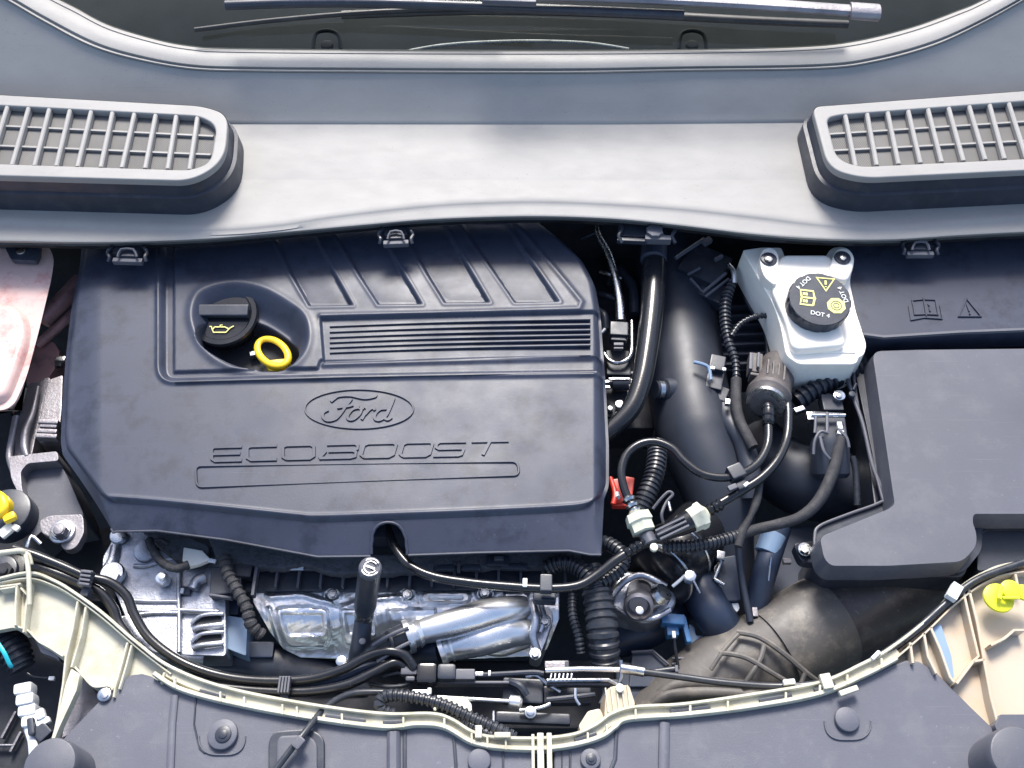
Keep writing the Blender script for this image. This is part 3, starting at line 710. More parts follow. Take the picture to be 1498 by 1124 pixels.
# ---------------- brake fluid reservoir
br = thing('brake_fluid_reservoir', 'white translucent brake fluid reservoir with two screwed lugs', 'fluid reservoir', (1190, 470, -.02))
m = MB()
body = [(1113, 362), (1143, 362), (1150, 380), (1205, 380), (1216, 362), (1238, 360), (1251, 376), (1243, 412), (1252, 455), (1268, 505), (1264, 519), (1256, 523), (1254, 530), (1247, 533), (1168, 533), (1150, 520), (1143, 480), (1132, 445), (1108, 405), (1086, 366)]
m.prism(rnd(body, [4, 4, 4, 4, 8, 12, 12, 8, 6, 8, 8, 2, 3, 8, 8, 8, 10, 20, 20, 4], 4), .004, -.045, .002); m.build('body', M['white'], br, bev=.004, seg=3)
m = MB(); m.prism(rnd([(1140, 372), (1218, 372), (1228, 470), (1240, 505), (1160, 512), (1150, 470), (1128, 420)], 14, 5), .016, 0.0); m.build('upper_shell', M['white'], br, bev=.005, seg=3)
for cx, cy, pts in ((1125, 378, [(1111, 374), (1118, 362), (1132, 362), (1140, 374), (1138, 395), (1136, 420), (1118, 405), (1113, 390)]), (1233, 376, [(1219, 374), (1226, 361), (1241, 361), (1251, 374), (1249, 392), (1240, 412), (1214, 405), (1214, 388)])):
    m = MB(); m.prism(rnd(pts, 10, 5), .020, 0); lg = m.build('lug', M['white'], br, bev=.004, seg=3)
    m = MB(); m.disc(cx, cy, .0225, 12, 5, 24); m.disc(cx, cy, .0245, 7, 6, 12); m.build('screw', M['black'], lg)
    m = MB(); m.disc(cx + 1, cy, .0262, 4.5, 5, 12); m.build('pin', M['steel'], lg)
m = MB(); m.box(1206, 527, -.001, 84, 6, 4, 1); m.box(1206, 512, .006, 92, 8, 6, 1); m.build('seam', M['white'], br, bev=.0012)
a = P(1192, 452, .014); axb = Vector((.0, -.10, 1)).normalized(); u_ = U(1190, 440, .04)
m = MB(); m.lathe(a, a + axb * .03, [(0, 45 * u_), (.017, 46.5 * u_), (.0205, 46 * u_), (.0215, 44.5 * u_), (.0215, 43 * u_)], 96, (16, .045, 45.2 * u_)); cp = m.build('cap', M['black'], br, label='round black ribbed cap with yellow symbols')
tcp = a + axb * .0216; X = Vector((1, 0, 0)); Y = axb.cross(X)
def capsym(paths, cx, cy, sc, w, nm, mt='ink', rot=0, closed=False):
    mm = MB(); c, s_ = math.cos(R(rot)), math.sin(R(rot))
    for p in paths: mm.sweep([tcp + X * (cx + (q[0] * c - q[1] * s_) * sc) * u_ + Y * (cy + (q[0] * s_ + q[1] * c) * sc) * u_ for q in p], [(-w * u_, 0), (-w * u_, .0005), (w * u_, .0005), (w * u_, 0)], closed, up=axb)
    return mm.build(nm, M[mt], cp)
capsym([[(-1, .75), (1, .75), (0, -.95)]], 12, 26, 13, 1.7, 'warning_triangle', rot=-6, closed=True)
capsym([[(0, .45), (0, -.1)], [(0, -.35), (0, -.45)]], 12, 26, 13, 1.5, 'exclamation_mark', rot=-6)
capsym([[(-1, -.8), (-1, .7), (-.1, .55), (0, .45), (.1, .55), (1, .7), (1, -.8), (.1, -.95), (0, -1.05), (-.1, -.95), (-1, -.8)], [(0, .45), (0, -1)], [(-.7, .3), (-.3, .25)], [(-.7, 0), (-.3, -.05)], [(.3, .25), (.7, .3)], [(.3, -.05), (.7, 0)]], -20, 2, 12.5, 1.5, 'open_book', rot=82)
oct_ = [(math.cos(R(22.5 + 45 * k)), math.sin(R(22.5 + 45 * k))) for k in range(8)]
mm = MB(); tt = tcp + X * 22 * u_ - Y * 12 * u_
mm.add([tt + (X * a_ + Y * b_) * 14 * u_ + axb * (.0004 * k) for k in (0, 1) for a_, b_ in oct_], [tuple(range(8, 16)), tuple(range(7, -1, -1))] + [(i, (i + 1) % 8, 8 + (i + 1) % 8, 8 + i) for i in range(8)]); mm.build('brake_symbol_plate', M['ink'], cp)
circ = [(math.cos(R(15 * k)), math.sin(R(15 * k))) for k in range(24)]
for r_ in (4, 7.6): 
    mm = MB(); mm.sweep([tt + (X * a_ + Y * b_) * r_ * u_ + axb * .0004 for a_, b_ in circ], [(-.5 * u_, 0), (-.5 * u_, .0004), (.5 * u_, .0004), (.5 * u_, 0)], True, up=axb); mm.build('brake_symbol_ring', M['black'], cp)
def text3(s_, size, cen, X, Y, N, rot, name, mt, par, ext=.0003):
    cu = bpy.data.curves.new(name, 'FONT'); cu.body = s_; cu.size = size; cu.align_x = 'CENTER'; cu.align_y = 'CENTER'; cu.extrude = ext; cu.offset = size * .012
    ob = bpy.data.objects.new(name, cu); COL.objects.link(ob); dg = bpy.context.evaluated_depsgraph_get(); me = bpy.data.meshes.new_from_object(ob.evaluated_get(dg)); bpy.data.objects.remove(ob)
    me.name = name; X2 = X * math.cos(rot) + Y * math.sin(rot); Y2 = Y * math.cos(rot) - X * math.sin(rot)
    base = Vector((0, 0, 0)); q = par
    while q is not None: base += q.location; q = q.parent
    for v_ in me.vertices: v_.co = cen + X2 * v_.co.x + Y2 * v_.co.y + N * v_.co.z - base
    me.materials.clear(); me.materials.append(M[mt]); o = bpy.data.objects.new(name, me); COL.objects.link(o); o.parent = par; return o
text3('DOT 4', 9.5 * u_, tcp - X * 4 * u_ - Y * 27 * u_ + axb * .0004, X, Y, axb, R(-14), 'lettering', 'inkw', cp)
text3('DOT 4', 9.5 * u_, tcp - X * 21 * u_ + Y * 28 * u_ + axb * .0004, X, Y, axb, R(-138) + math.pi * 0, 'lettering', 'inkw', cp)
text3('DOT 4', 9.5 * u_, tcp + X * 35 * u_ + Y * 7 * u_ + axb * .0004, X, Y, axb, R(104), 'lettering', 'inkw', cp)

# ---------------- upper right panel with embossed symbols
bc = thing('battery_cover', 'black battery cover at the right with embossed book and warning triangle', 'cover', (1400, 430, -.02))
plate(bc, 'lid', [(1236, 330), (1700, 320), (1700, 478), (1500, 482), (1400, 486), (1292, 493), (1262, 488), (1248, 440), (1238, 400)], .000, -.04, 'cover', bev=.004, r=6, seg=3)
def emb_(paths, parent, z, w, h, nm, mt='cover'):
    mm = MB()
    for p in paths: mm.sweep([P(x, y, z) for x, y in p], [(-w, -.001), (-w * .7, h), (w * .7, h), (w, -.001)], up=Vector((0, 0, 1)))
    return mm.build(nm, M[mt], parent)
def Z3(p): return [(1198 + x / 5, 320 + y / 5) for x, y in p]
emb_([Z3([(655, 640), (672, 745), (770, 725), (900, 735), (885, 640)]), Z3([(680, 600), (700, 705), (775, 700), (870, 705), (850, 595)]), Z3([(680, 600), (760, 592), (850, 595)]), Z3([(762, 580), (785, 715)])], bc, .0005, .0009, .0012, 'embossed_book')
emb_([Z3([(800, 625), (805, 640)]), Z3([(808, 655), (812, 680)])], bc, .0005, .0011, .0012, 'embossed_i')
emb_([Z3([(1078, 585), (1185, 718), (1020, 718), (1078, 585)])], bc, .0005, .0012, .0014, 'embossed_triangle')
emb_([Z3([(1082, 630), (1098, 680)]), Z3([(1102, 695), (1104, 702)])], bc, .0005, .0011, .0012, 'embossed_exclamation')
emb_([[(1262, 490), (1292, 494), (1400, 487), (1500, 483), (1700, 479)]], bc, .0005, .0022, .0024, 'front_edge_highlight', 'box')  # highlight along the lid's front edge, put in as a strip of lighter plastic
tb = thing('battery_tray_wall', 'dark grey band between battery cover and air filter box', 'panel', (1400, 500, -.06))
plate(tb, 'wall', [(1256, 488), (1700, 478), (1700, 530), (1268, 530)], -.034, -.2, 'black', bev=.002)
plate(tb, 'step', [(1255, 500), (1700, 492), (1700, 560), (1262, 560)], -.048, -.2, 'black', bev=.002)

# ---------------- air filter box
ab = thing('air_filter_box', 'large grey black air filter box lid at the right edge, stepped at its lower left', 'air filter box', (1380, 680, -.06))
lid = [(1276, 514), (1340, 512), (1700, 508), (1700, 752), (1424, 752), (1423, 764), (1429, 782), (1428, 800), (1408, 822), (1300, 828), (1216, 828), (1206, 818), (1200, 790), (1206, 783), (1302, 744), (1309, 738)]
m = MB(); m.prism(rnd(lid, [14, 4, 4, 4, 5, 4, 10, 10, 12, 10, 12, 10, 10, 8, 8, 6], 4), -.008, -.036, .004); m.build('lid', M['box'], ab, bev=.005, seg=4)
flg = [(1246, 520), (1262, 512), (1700, 500), (1700, 765), (1438, 768), (1436, 806), (1410, 838), (1300, 842), (1212, 838), (1193, 815), (1191, 780), (1196, 770), (1291, 732)]
m = MB(); m.prism(rnd(flg, [8, 8, 2, 2, 4, 8, 12, 8, 16, 10, 10, 8, 6], 4), -.034, -.040); m.build('flange', M['black'], ab, bev=.0015)
m = MB(); fp = catmull([(1247, 522), (1256, 600), (1289, 722), (1288, 735), (1240, 753), (1199, 770), (1192, 786), (1194, 812), (1206, 832), (1230, 838), (1300, 840), (1385, 838)], 6); m.sweep([P(x, y, -.031) for x, y in fp], [(.0018 * math.cos(a_), .0018 * math.sin(a_)) for a_ in np.linspace(0, 2 * math.pi, 9)[:-1]]); m.build('flange_bead', M['box'], ab)
m = MB(); m.prism(rnd([(1252, 530), (1700, 520), (1700, 775), (1440, 775), (1410, 845), (1215, 845), (1196, 820), (1198, 785), (1280, 745)], 10, 4), -.042, -.16); m.build('lower_shell', M['black'], ab, bev=.003)
for p in ([(1206, 782), (1206, 790)], [(1203, 797), (1203, 805)]):
    pass
m = MB(); m.prism(rnd([(1424, 752), (1700, 752), (1700, 830), (1560, 815), (1430, 836), (1430, 790)], 5, 3), -.046, -.10); m.build('lower_step', M['duct'], ab, bev=.002)
m = MB(); m.box(1300, 842, -.044, 90, 5, 4, 0); m.build('clip_lip', M['box'], ab, bev=.001)
for cx, cy in ((1178, 803),):
    bolt(ab, cx, cy, -.048, 8)
plate(ab, 'mount_ear', [(1160, 795), (1200, 790), (1200, 825), (1172, 822)], -.055, -.07, 'black', r=8)

# ---------------- large intake duct and the thick hose beside it
hose('intake_duct', 'wide smooth blue black air intake duct curving down beside the engine cover', 'air duct', [(978, 300, -.09), (983, 380, -.09), (993, 470, -.09), (1005, 560, -.088), (1022, 640, -.088), (1050, 720, -.095), (1060, 800, -.12), (1070, 900, -.16)], 48, 'duct', rads=[50, 53, 56, 58, 60, 52, 42, 38], sm=10, seg=48)
cl = thing('duct_stub', 'short round stub with pale ring on the side of the intake duct', 'stub', (968, 572, -.06))
lathe_px(cl, 'stub', (985, 572, -.06), (957, 570, -.05), [(0, 20), (.5, 17), (.55, 13), (1, 13)], 'duct'); lathe_px(cl, 'ring', (968, 571, -.054), (961, 570.5, -.052), [(0, 12), (.05, 14), (.95, 14), (1, 12)], 'steel')
th = thing('breather_hose', 'thick glossy black hose running from the cowl down to the engine cover side', 'hose', (945, 500, -.06))
part_tube(th, 'hose', [(958, 360, -.022), (957, 400, -.022), (954, 450, -.020), (947, 510, -.018), (938, 560, -.018), (922, 600, -.020), (890, 632, -.026), (868, 642, -.03)], 16, 'gloss', sm=10, seg=28, rads=[17, 17.5, 17, 16, 15, 14, 13, 13])
lathe_px(th, 'sleeve', (958, 350, -.020), (956, 382, -.020), [(0, 16), (.02, 18.5), (.97, 19), (1, 17)], 'cover')
tp = thing('metal_fuel_pipe', 'thin curved metallic pipe rising behind the engine cover to a black plug', 'pipe', (900, 400, -.05))
part_tube(tp, 'pipe', [(872, 325, -.02), (876, 345, -.022), (890, 372, -.025), (900, 405, -.028), (906, 440, -.032), (908, 470, -.036)], 5, 'steel', sm=8, rads=[3.5, 4.5, 5.5, 6, 6.5, 7])
bx(tp, 'plug', [(906, 480, -.030, 26, 24, 22, 4), (905, 492, -.034, 22, 14, 16, 4)], 'black', .0015)
bx(tp, 'plug_clip', [(905, 503, -.030, 14, 5, 6, 0), (905, 509, -.031, 14, 3, 6, 0)], 'box', .0008)
rp = thing('fuel_rail', 'black fuel rail pieces with pale brackets between engine cover and hose', 'engine part', (900, 560, -.08))
m = MB(); m.tube([(884, 518, -.05), (892, 528, -.048), (905, 531, -.048), (918, 526, -.048), (924, 512, -.05), (924, 470, -.05)], 3.4, sm=4); m.build('bracket', M['steel'], rp)
bx(rp, 'housing', [(905, 530, -.056, 36, 44, 30, 2)], 'duct', .003)
lathe_px(rp, 'cylinder', (882, 561, -.05), (925, 562, -.05), [(0, 6), (.3, 6), (.32, 10), (1, 10)], 'black'); bx(rp, 'pale_end', [(886, 558, -.044, 12, 4, 5, 0), (888, 566, -.044, 9, 4, 5, 0), (906, 554, -.040, 30, 3, 4, 0)], 'steel', .0006)
m = MB(); m.disc(907, 591, -.052, 7, 8, 20); m.build('nut', M['steel'], rp); m = MB(); m.disc(893, 597, -.056, 4, 8, 14); m.build('nut', M['steel'], rp)
bx(rp, 'block', [(905, 590, -.062, 44, 50, 20, 8), (893, 612, -.066, 30, 30, 20, 30)], 'dark', .003)
for x, y, a_ in ((926, 545, 0), (925, 555, 5), (923, 564, 5), (921, 573, 8), (919, 583, 8), (916, 592, 10)):
    bx(rp, 'tooth', [(x, y, -.035, 6, 4, 8, a_)], 'box', .0006)
cw = thing('cylinder_head_side', 'dark cylinder head side with small hoses right of the engine cover', 'engine part', (900, 430, -.12))
bx(cw, 'block', [(885, 480, -.10, 120, 340, 60, 0)], 'dark', .004)
for pts, mt, r in (([(878, 398, -.07), (893, 402, -.065), (908, 407, -.07)], 'steel', 3), ([(876, 430, -.07), (890, 434, -.062), (905, 440, -.07)], 'black', 5), ([(850, 350, -.05), (868, 342, -.04), (880, 335, -.04)], 'black', 3), ([(875, 455, -.06), (884, 462, -.055), (886, 482, -.06)], 'black', 6), ([(880, 488, -.05), (886, 482, -.048)], 'steel', 4), ([(905, 395, -.08), (925, 420, -.075), (928, 460, -.08)], 'black', 8), ([(884, 375, -.08), (893, 395, -.07), (890, 420, -.075)], 'gloss', 6)):
    part_tube(cw, 'small_hose', pts, r, mt, sm=5)

# ---------------- ribbed black box and pipes near the firewall
fp_ = thing('ribbed_pump_housing', 'black housing with fine ribs left of the white reservoir', 'pump', (1090, 480, -.12))
bx(fp_, 'body', [(1090, 480, -.096, 90, 150, 60, 0)], 'black', .004)
for k in range(7): bx(fp_, 'cooling_rib', [(1088, 447 + k * 14, -.086, 70, 4, 12, -3)], 'box', .0008)
for k, off in enumerate((0, 10, 20)):
    hose('brake_line', ['outer black brake line beside the white reservoir', 'middle black brake line of three beside the white reservoir', 'inner black brake line nearest the ribbed housing'][k], 'pipe', [(1108 - off, 395, -.03), (1107 - off, 420, -.045), (1117 - off, 450, -.05), (1136 - off * .9, 478, -.052), (1142 - off * .9, 520, -.055)], 3.6, 'conduit', sm=8)['group'] = 'brake lines beside the reservoir'
ct = thing('wiring_connector', 'square black connector block with a cable tie below the cowl', 'connector', (1020, 400, -.05))
m = MB(); m.box(1032, 385, -.035, 62, 60, 26, 32); m.box(1044, 425, -.045, 40, 34, 20, 32); m.build('body', M['black'], ct, bev=.002)
m = MB(); m.tube([(1010, 408, -.030), (1028, 428, -.030), (1062, 400, -.028)], 2.6, sm=1, seg=6); m.tube([(1006, 402, -.032), (1024, 392, -.028)], 2.2, sm=1, seg=6); m.tube([(1032, 434, -.034), (1066, 408, -.03)], 2.2, sm=1, seg=6); m.build('edge_frame', M['box'], ct)
m = MB(); m.tube([(988, 378, -.018), (1018, 358, -.016), (1030, 350, -.016)], 3, sm=1, seg=8); m.build('cable_tie', M['box'], ct); bx(ct, 'tie_head', [(1035, 351, -.012, 14, 9, 8, -35), (1052, 376, -.018, 14, 5, 6, -30)], 'box', .001)
m = MB(); m.tube([(1066, 388, -.024), (1073, 398, -.022), (1074, 415, -.026)], 4, sm=5); m.build('pale_tip', M['steel'], ct)
hose('wiring_conduit', 'corrugated wiring conduit hanging below the square connector block', 'conduit', [(1072, 412, -.028), (1062, 440, -.032), (1061, 470, -.034), (1066, 500, -.034), (1076, 530, -.036), (1077, 560, -.036)], 8.5, 'conduit', corr=(7, .28), rads=[6, 9, 9, 7, 6, 6])
hose('wiring_conduit', 'smooth black taped cable from the corrugated conduit down to the hose bundle', 'cable', [(1077, 555, -.036), (1077, 590, -.036), (1082, 615, -.034), (1094, 640, -.030), (1102, 655, -.030)], 8, 'tape', sm=8)
hose('wiring_conduit', 'short corrugated conduit arching over to the white reservoir', 'conduit', [(1070, 492, -.028), (1082, 475, -.026), (1100, 465, -.024), (1120, 462, -.024), (1140, 468, -.026)], 4.5, 'conduit', corr=(6, .25))
cn = thing('sensor_connector', 'small black sensor plug with a pale blue tab beside the intake duct', 'connector', (1050, 545, -.05))
bx(cn, 'plug', [(1050, 530, -.032, 22, 26, 20, 15), (1046, 556, -.04, 24, 30, 20, 15), (1055, 575, -.045, 20, 24, 14, 25)], 'black', .0015)
m = MB(); m.tube([(1015, 530, -.028), (1028, 533, -.027), (1037, 539, -.028), (1040, 556, -.03)], 2.6, sm=4, seg=8); m.build('tab', M['paleblue'], cn)
bx(cn, 'contact', [(1043, 538, -.026, 6, 5, 5, 10), (1060, 540, -.026, 5, 5, 5, 10), (1065, 587, -.03, 7, 9, 8, 10)], 'steel', .0006)
hose('rubber_elbow', 'matt black rubber elbow behind the sensor plug, right of the intake duct', 'hose', [(1055, 590, -.06), (1068, 620, -.052), (1088, 650, -.05), (1098, 690, -.05), (1100, 730, -.06)], 15, 'duct', sm=8)
plate(None, 'x', [(0, 0)] * 3, 0, 0, 'dark') if 0 else None

# ---------------- purge valve with its hoses
pv = thing('purge_valve', 'taupe plastic purge valve canister with round flange and plug below the white reservoir', 'valve', (1125, 560, -.06))
lathe_px(pv, 'canister', (1121, 590, -.020), (1140, 535, -.040), [(0, 18), (.02, 27), (.10, 30), (.14, 33), (.22, 33), (.26, 30), (.45, 29), (1.0, 28)], 'valve', 40)
lathe_px(pv, 'flange_ring', (1120.4, 592, -.0195), (1122, 587, -.021), [(0, 22), (.1, 29), (.9, 29), (1, 24)], 'steel', 40)
lathe_px(pv, 'face', (1120, 593, -.018), (1121, 588, -.02), [(0, 10), (.3, 23), (1, 23)], 'valve', 32)
bx(pv, 'plug', [(1106, 530, -.018, 20, 34, 20, 10), (1110, 548, -.016, 24, 5, 22, 12)], 'valve', .0015)
bx(pv, 'plug_latch', [(1099, 528, -.014, 5, 28, 8, 10), (1110, 526, -.012, 4, 26, 8, 10)], 'box', .0008)
for k in range(4): bx(pv, 'rib', [(1124 + k * 8, 536 + k * 3, -.006, 3, 26, 8, 12)], 'valve', .0006)
lathe_px(pv, 'mount_ear', (1172, 548, -.03), (1172, 540, -.045), [(0, 8), (.1, 13), (1, 13)], 'castgrey')
m = MB(); m.tube([(1123, 592, -.012), (1124, 602, -.012), (1124, 622, -.014)], 9, sm=3, rads=[7, 9, 8.5]); m.build('nozzle', M['gloss'], pv)
for y in (599, 609, 618): lathe_px(pv, 'nozzle_barb', (1124, y - 3, -.0125), (1124, y + 2, -.013), [(0, 8.5), (.5, 10.3), (1, 8.5)], 'gloss', 20)
hose('vacuum_hose', 'glossy thin black hose looping from the purge valve to the left white fitting', 'hose', [(1124, 618, -.014), (1123, 650, -.012), (1110, 676, -.008), (1088, 692, -.004), (1060, 699, -.002), (1028, 694, -.002), (1002, 676, -.002), (984, 657, -.002), (960, 647, -.003), (936, 650, -.004), (917, 665, -.006), (909, 690, -.008), (914, 718, -.010), (926, 744, -.012), (936, 762, -.014)], 6.3, 'gloss', sm=10, seg=16)
hose('vacuum_hose', 'second glossy black hose from the purge valve to the right white fitting', 'hose', [(1148, 575, -.022), (1153, 600, -.02), (1151, 640, -.018), (1138, 672, -.012), (1115, 698, -.010), (1085, 718, -.010), (1058, 734, -.012), (1030, 751, -.014)], 6.8, 'gloss', sm=10, seg=16)
hc = thing('hose_clip', 'grey black double clip joining the two thin glossy hoses', 'clip', (1080, 700, -.004))
bx(hc, 'clip', [(1078, 688, .006, 23, 22, 20, -24), (1086, 708, .000, 18, 12, 16, -28)], 'black', .002); bx(hc, 'tongue', [(1072, 712, .002, 14, 8, 8, -24)], 'box', .001); bx(hc, 'pin', [(1092, 708, .006, 9, 5, 4, -40)], 'white_p', .001)
tc_ = thing('quick_connector', 'black tee connector with two cream collars joining the thin hoses', 'connector', (975, 780, -.02))
def barrel(par, nm, p0, p1, r, mt, prof=None): return lathe_px(par, nm, p0, p1, prof or [(0, r * .9), (.05, r), (.95, r), (1, r * .9)], mt, 24)
barrel(tc_, 'body', (955, 790, -.016), (1010, 762, -.010), 12, 'gloss', [(0, 6), (.1, 10), (.35, 10), (.7, 15), (1, 17)])
for dx, dy in ((-3, -6), (0, 0), (4, 6)): part_tube(tc_, 'body_rib', [(962 + dx, 783 + dy, -.004), (1004 + dx, 763 + dy, .002)], 2.4, 'box', sm=1, seg=6)
m = MB(); a0, b0 = PP((1008, 764, -.010)), PP((1036, 749, -.008)); uu = U(1020, 757, -.01); m.lathe(a0, b0, [(0, 14 * uu), (.002, 18 * uu), (.010, 19 * uu), (.012, 21 * uu), (.017, 21 * uu), (.019, 14 * uu), (.022, 9 * uu)], 12, (6, .12, 17 * uu)); m.build('collar', M['cream'], tc_)
m = MB(); a0, b0 = PP((931, 752, -.010)), PP((944, 784, -.012)); m.lathe(a0, b0, [(0, 10 * uu), (.001, 19 * uu), (.010, 21 * uu), (.012, 18 * uu), (.021, 18 * uu), (.022, 13 * uu)], 12, (6, .12, 17 * uu)); m.build('collar', M['cream'], tc_)
barrel(tc_, 'neck', (945, 782, -.012), (952, 796, -.012), 11, 'box')
m = MB(); m.disc(957, 800, -.006, 6, 6, 16); m.build('rivet', M['cream'], tc_)
for x, y in ((1039, 746), (1046, 742), (1052, 739)): lathe_px(tc_, 'barb', (x - 3, y + 1.5, -.008), (x + 3, y - 1.5, -.008), [(0, 7), (.5, 9.5), (1, 7)], 'gloss', 18)
for x, y in ((920, 731), (925, 740), (929, 748)): lathe_px(tc_, 'barb', (x - 1.5, y - 3, -.008), (x + 1.5, y + 3, -.008), [(0, 8), (.5, 10.5), (1, 8)], 'steel', 18)
for x, y in ((918, 808), (926, 803), (934, 799), (942, 794)): lathe_px(tc_, 'barb', (x - 3, y + 2, -.012), (x + 3, y - 2, -.012), [(0, 6), (.5, 8.5), (1, 6)], 'gloss', 18)
vh = thing('crankcase_vent_hose', 'long glossy black hose from the cover notch along the front to the tee connector', 'hose', (700, 850, -.04))
part_tube(vh, 'hose', [(568, 765, -.036), (570, 782, -.032), (580, 805, -.028), (600, 828, -.025), (635, 844, -.024), (690, 853, -.024), (745, 858, -.024), (800, 861, -.024), (845, 857, -.022), (875, 840, -.02), (905, 817, -.016), (948, 792, -.014)], 7, 'gloss', sm=10, seg=16)
bx(vh, 'clip', [(799, 852, -.014, 18, 26, 16, 2)], 'black', .0015); bx(vh, 'pale_mark', [(768, 852, -.016, 7, 13, 4, 2)], 'white_p', .0008)

# ---------------- second duct, sensor, strut
hose('turbo_duct', 'glossy black bulging duct behind the plug, left of the air filter box', 'air duct', [(1105, 640, -.12), (1135, 680, -.11), (1180, 705, -.11), (1240, 715, -.12), (1300, 715, -.13)], 50, 'duct', rads=[36, 48, 54, 52, 46], sm=10, seg=40)
sn = thing('mass_air_sensor', 'black sensor body with clip arms on the bulging duct', 'sensor', (1215, 640, -.05))
lathe_px(sn, 'can', (1216, 700, -.05), (1213, 640, -.03), [(0, 22), (.1, 27), (.8, 28), (1, 24)], 'duct')
bx(sn, 'head', [(1215, 622, -.026, 46, 46, 26, 4), (1218, 588, -.03, 30, 28, 20, 0)], 'black', .002)
part_tube(sn, 'rod', [(1186, 608, -.018), (1236, 608, -.018)], 3.2, 'steel', sm=1)
for p in ([(1190, 665, -.02), (1192, 645, -.016), (1200, 632, -.014), (1212, 634, -.014)], [(1203, 655, -.016), (1200, 640, -.014), (1205, 660, -.012), (1214, 672, -.014)], [(1226, 628, -.016), (1238, 640, -.014), (1242, 655, -.016)], [(1210, 604, -.016), (1210, 632, -.014)], [(1194, 605, -.018), (1192, 634, -.018)]):
    part_tube(sn, 'spring_clip', p, 2.4, 'box', sm=4, seg=8)
bx(sn, 'contact', [(1229, 622, -.016, 7, 12, 6, 0), (1230, 632, -.015, 9, 8, 5, 20)], 'white_p', .0008)
m = MB(); m.disc(1228, 578, -.024, 9, 8, 18); m.disc(1228, 578, -.021, 5, 4, 10); m.build('screw', M['steel'], sn)
bx(sn, 'nut', [(1186, 608, -.018, 10, 14, 12, 0), (1170, 598, -.03, 16, 8, 10, -20)], 'steel', .001)
hose('wiring_conduit', 'taped wiring loom from the sensor curving down left to the hose bundle', 'cable', [(1230, 640, -.014), (1226, 662, -.016), (1215, 700, -.02), (1196, 735, -.024), (1170, 757, -.026), (1135, 768, -.028), (1105, 775, -.03), (1075, 785, -.032)], 8, 'tape', sm=10, rads=[6, 9, 9, 8, 8, 8])
hose('wiring_conduit', 'corrugated conduit running right from under the tee connector', 'conduit', [(970, 800, -.03), (1010, 799, -.03), (1045, 793, -.03), (1080, 784, -.032)], 9.5, 'conduit', corr=(6.5, .25))
hose('wiring_conduit', 'knotted pale grey cable hanging left of the taped loom', 'cable', [(1112, 705, -.02), (1106, 735, -.022), (1098, 755, -.024), (1085, 780, -.028), (1080, 800, -.03)], 5.5, 'tape', sm=8, rads=[5, 6.5, 4.5, 7, 6])
hose('wiring_conduit', 'large corrugated conduit below the white reservoir, slanting to the filter box', 'conduit', [(1165, 588, -.04), (1185, 574, -.036), (1210, 560, -.034), (1240, 545, -.036), (1262, 535, -.04)], 15, 'conduit', corr=(10, .25))
stt = thing('filter_box_stay', 'thin black rods running down the left side of the filter box', 'bracket', (1260, 640, -.04))
part_tube(stt, 'rod', [(1240, 548, -.03), (1246, 575, -.03), (1262, 620, -.03), (1276, 680, -.031), (1290, 715, -.032)], 3, 'box', sm=6)
m = MB(); m.tube([(1240, 556, -.026), (1246, 572, -.024), (1252, 562, -.024)], 3, sm=4); m.disc(1247, 576, -.022, 5, 6, 14); m.build('hook', M['black'], stt)
part_tube(stt, 'cable', [(1247, 668, -.035), (1252, 690, -.04), (1254, 740, -.05)], 5, 'conduit', sm=5)

# ---------------- coupler, hoses and bits under the tee connector
cu_ = thing('duct_coupler', 'short black rubber coupler with two wire clamps below the tee connector', 'coupler', (995, 815, -.08))
lathe_px(cu_, 'sleeve', (1035, 765, -.11), (960, 845, -.075), [(0, 44), (.45, 46), (.5, 49), (.62, 49), (.65, 46), (.85, 46), (.88, 49), (1, 49)], 'gloss', 48)
for t_ in (.58, .93):
    c = PP((1035, 765, -.11)).lerp(PP((960, 845, -.075)), t_); axd = (PP((960, 845, -.075)) - PP((1035, 765, -.11))).normalized(); X_ = axd.cross(Vector((0, 0, 1))).normalized(); Y_ = axd.cross(X_)
    m = MB(); m.sweep([c + (X_ * math.cos(a_) + Y_ * math.sin(a_)) * 49 * uu * 1.1 for a_ in np.linspace(0, 2 * math.pi, 49)[:-1]], [(.0016 * math.cos(a_), .0016 * math.sin(a_)) for a_ in np.linspace(0, 2 * math.pi, 8)[:-1]], True); m.build('clamp', M['steel'], cu_)
hose('coolant_hose', 'corrugated blue grey hose dropping from the side of the engine cover', 'hose', [(962, 650, -.045), (961, 672, -.042), (957, 695, -.04), (947, 722, -.04), (935, 750, -.045)], 15, 'conduit', corr=(7, .16), seg=20)
rc = thing('red_clip', 'red plastic clip at the lower right corner of the engine cover', 'clip', (905, 720, -.04))
bx(rc, 'clip', [(903, 718, -.030, 18, 40, 14, -8), (918, 712, -.034, 18, 34, 10, 10), (908, 735, -.032, 26, 12, 12, 0)], 'red', .002)
m = MB(); m.tube([(893, 700, -.03), (900, 722, -.024), (897, 738, -.024)], 4, sm=4); m.build('tab', M['red'], rc)
m = MB(); m.tube([(902, 722, -.024), (904, 728, -.022)], 4, sm=1); m.build('pin', M['white_p'], rc)
hr = thing('wiring_hook', 'thin black wire hook on the intake duct right of the corrugated hose', 'clip', (975, 745, -.04))
part_tube(hr, 'wire', [(955, 745, -.034), (967, 730, -.03), (978, 720, -.028), (984, 724, -.028), (975, 735, -.03), (968, 752, -.03), (970, 765, -.034)], 2.4, 'box', sm=6, seg=8)
part_tube(hr, 'pale_end', [(978, 735, -.028), (981, 748, -.028)], 2.6, 'steel', sm=1)
hose('oil_cooler_hose', 'dark blue hose running down right under the coupler', 'hose', [(1010, 835, -.11), (1028, 870, -.10), (1048, 905, -.10), (1066, 935, -.12)], 30, 'bluedark', sm=8, seg=32)
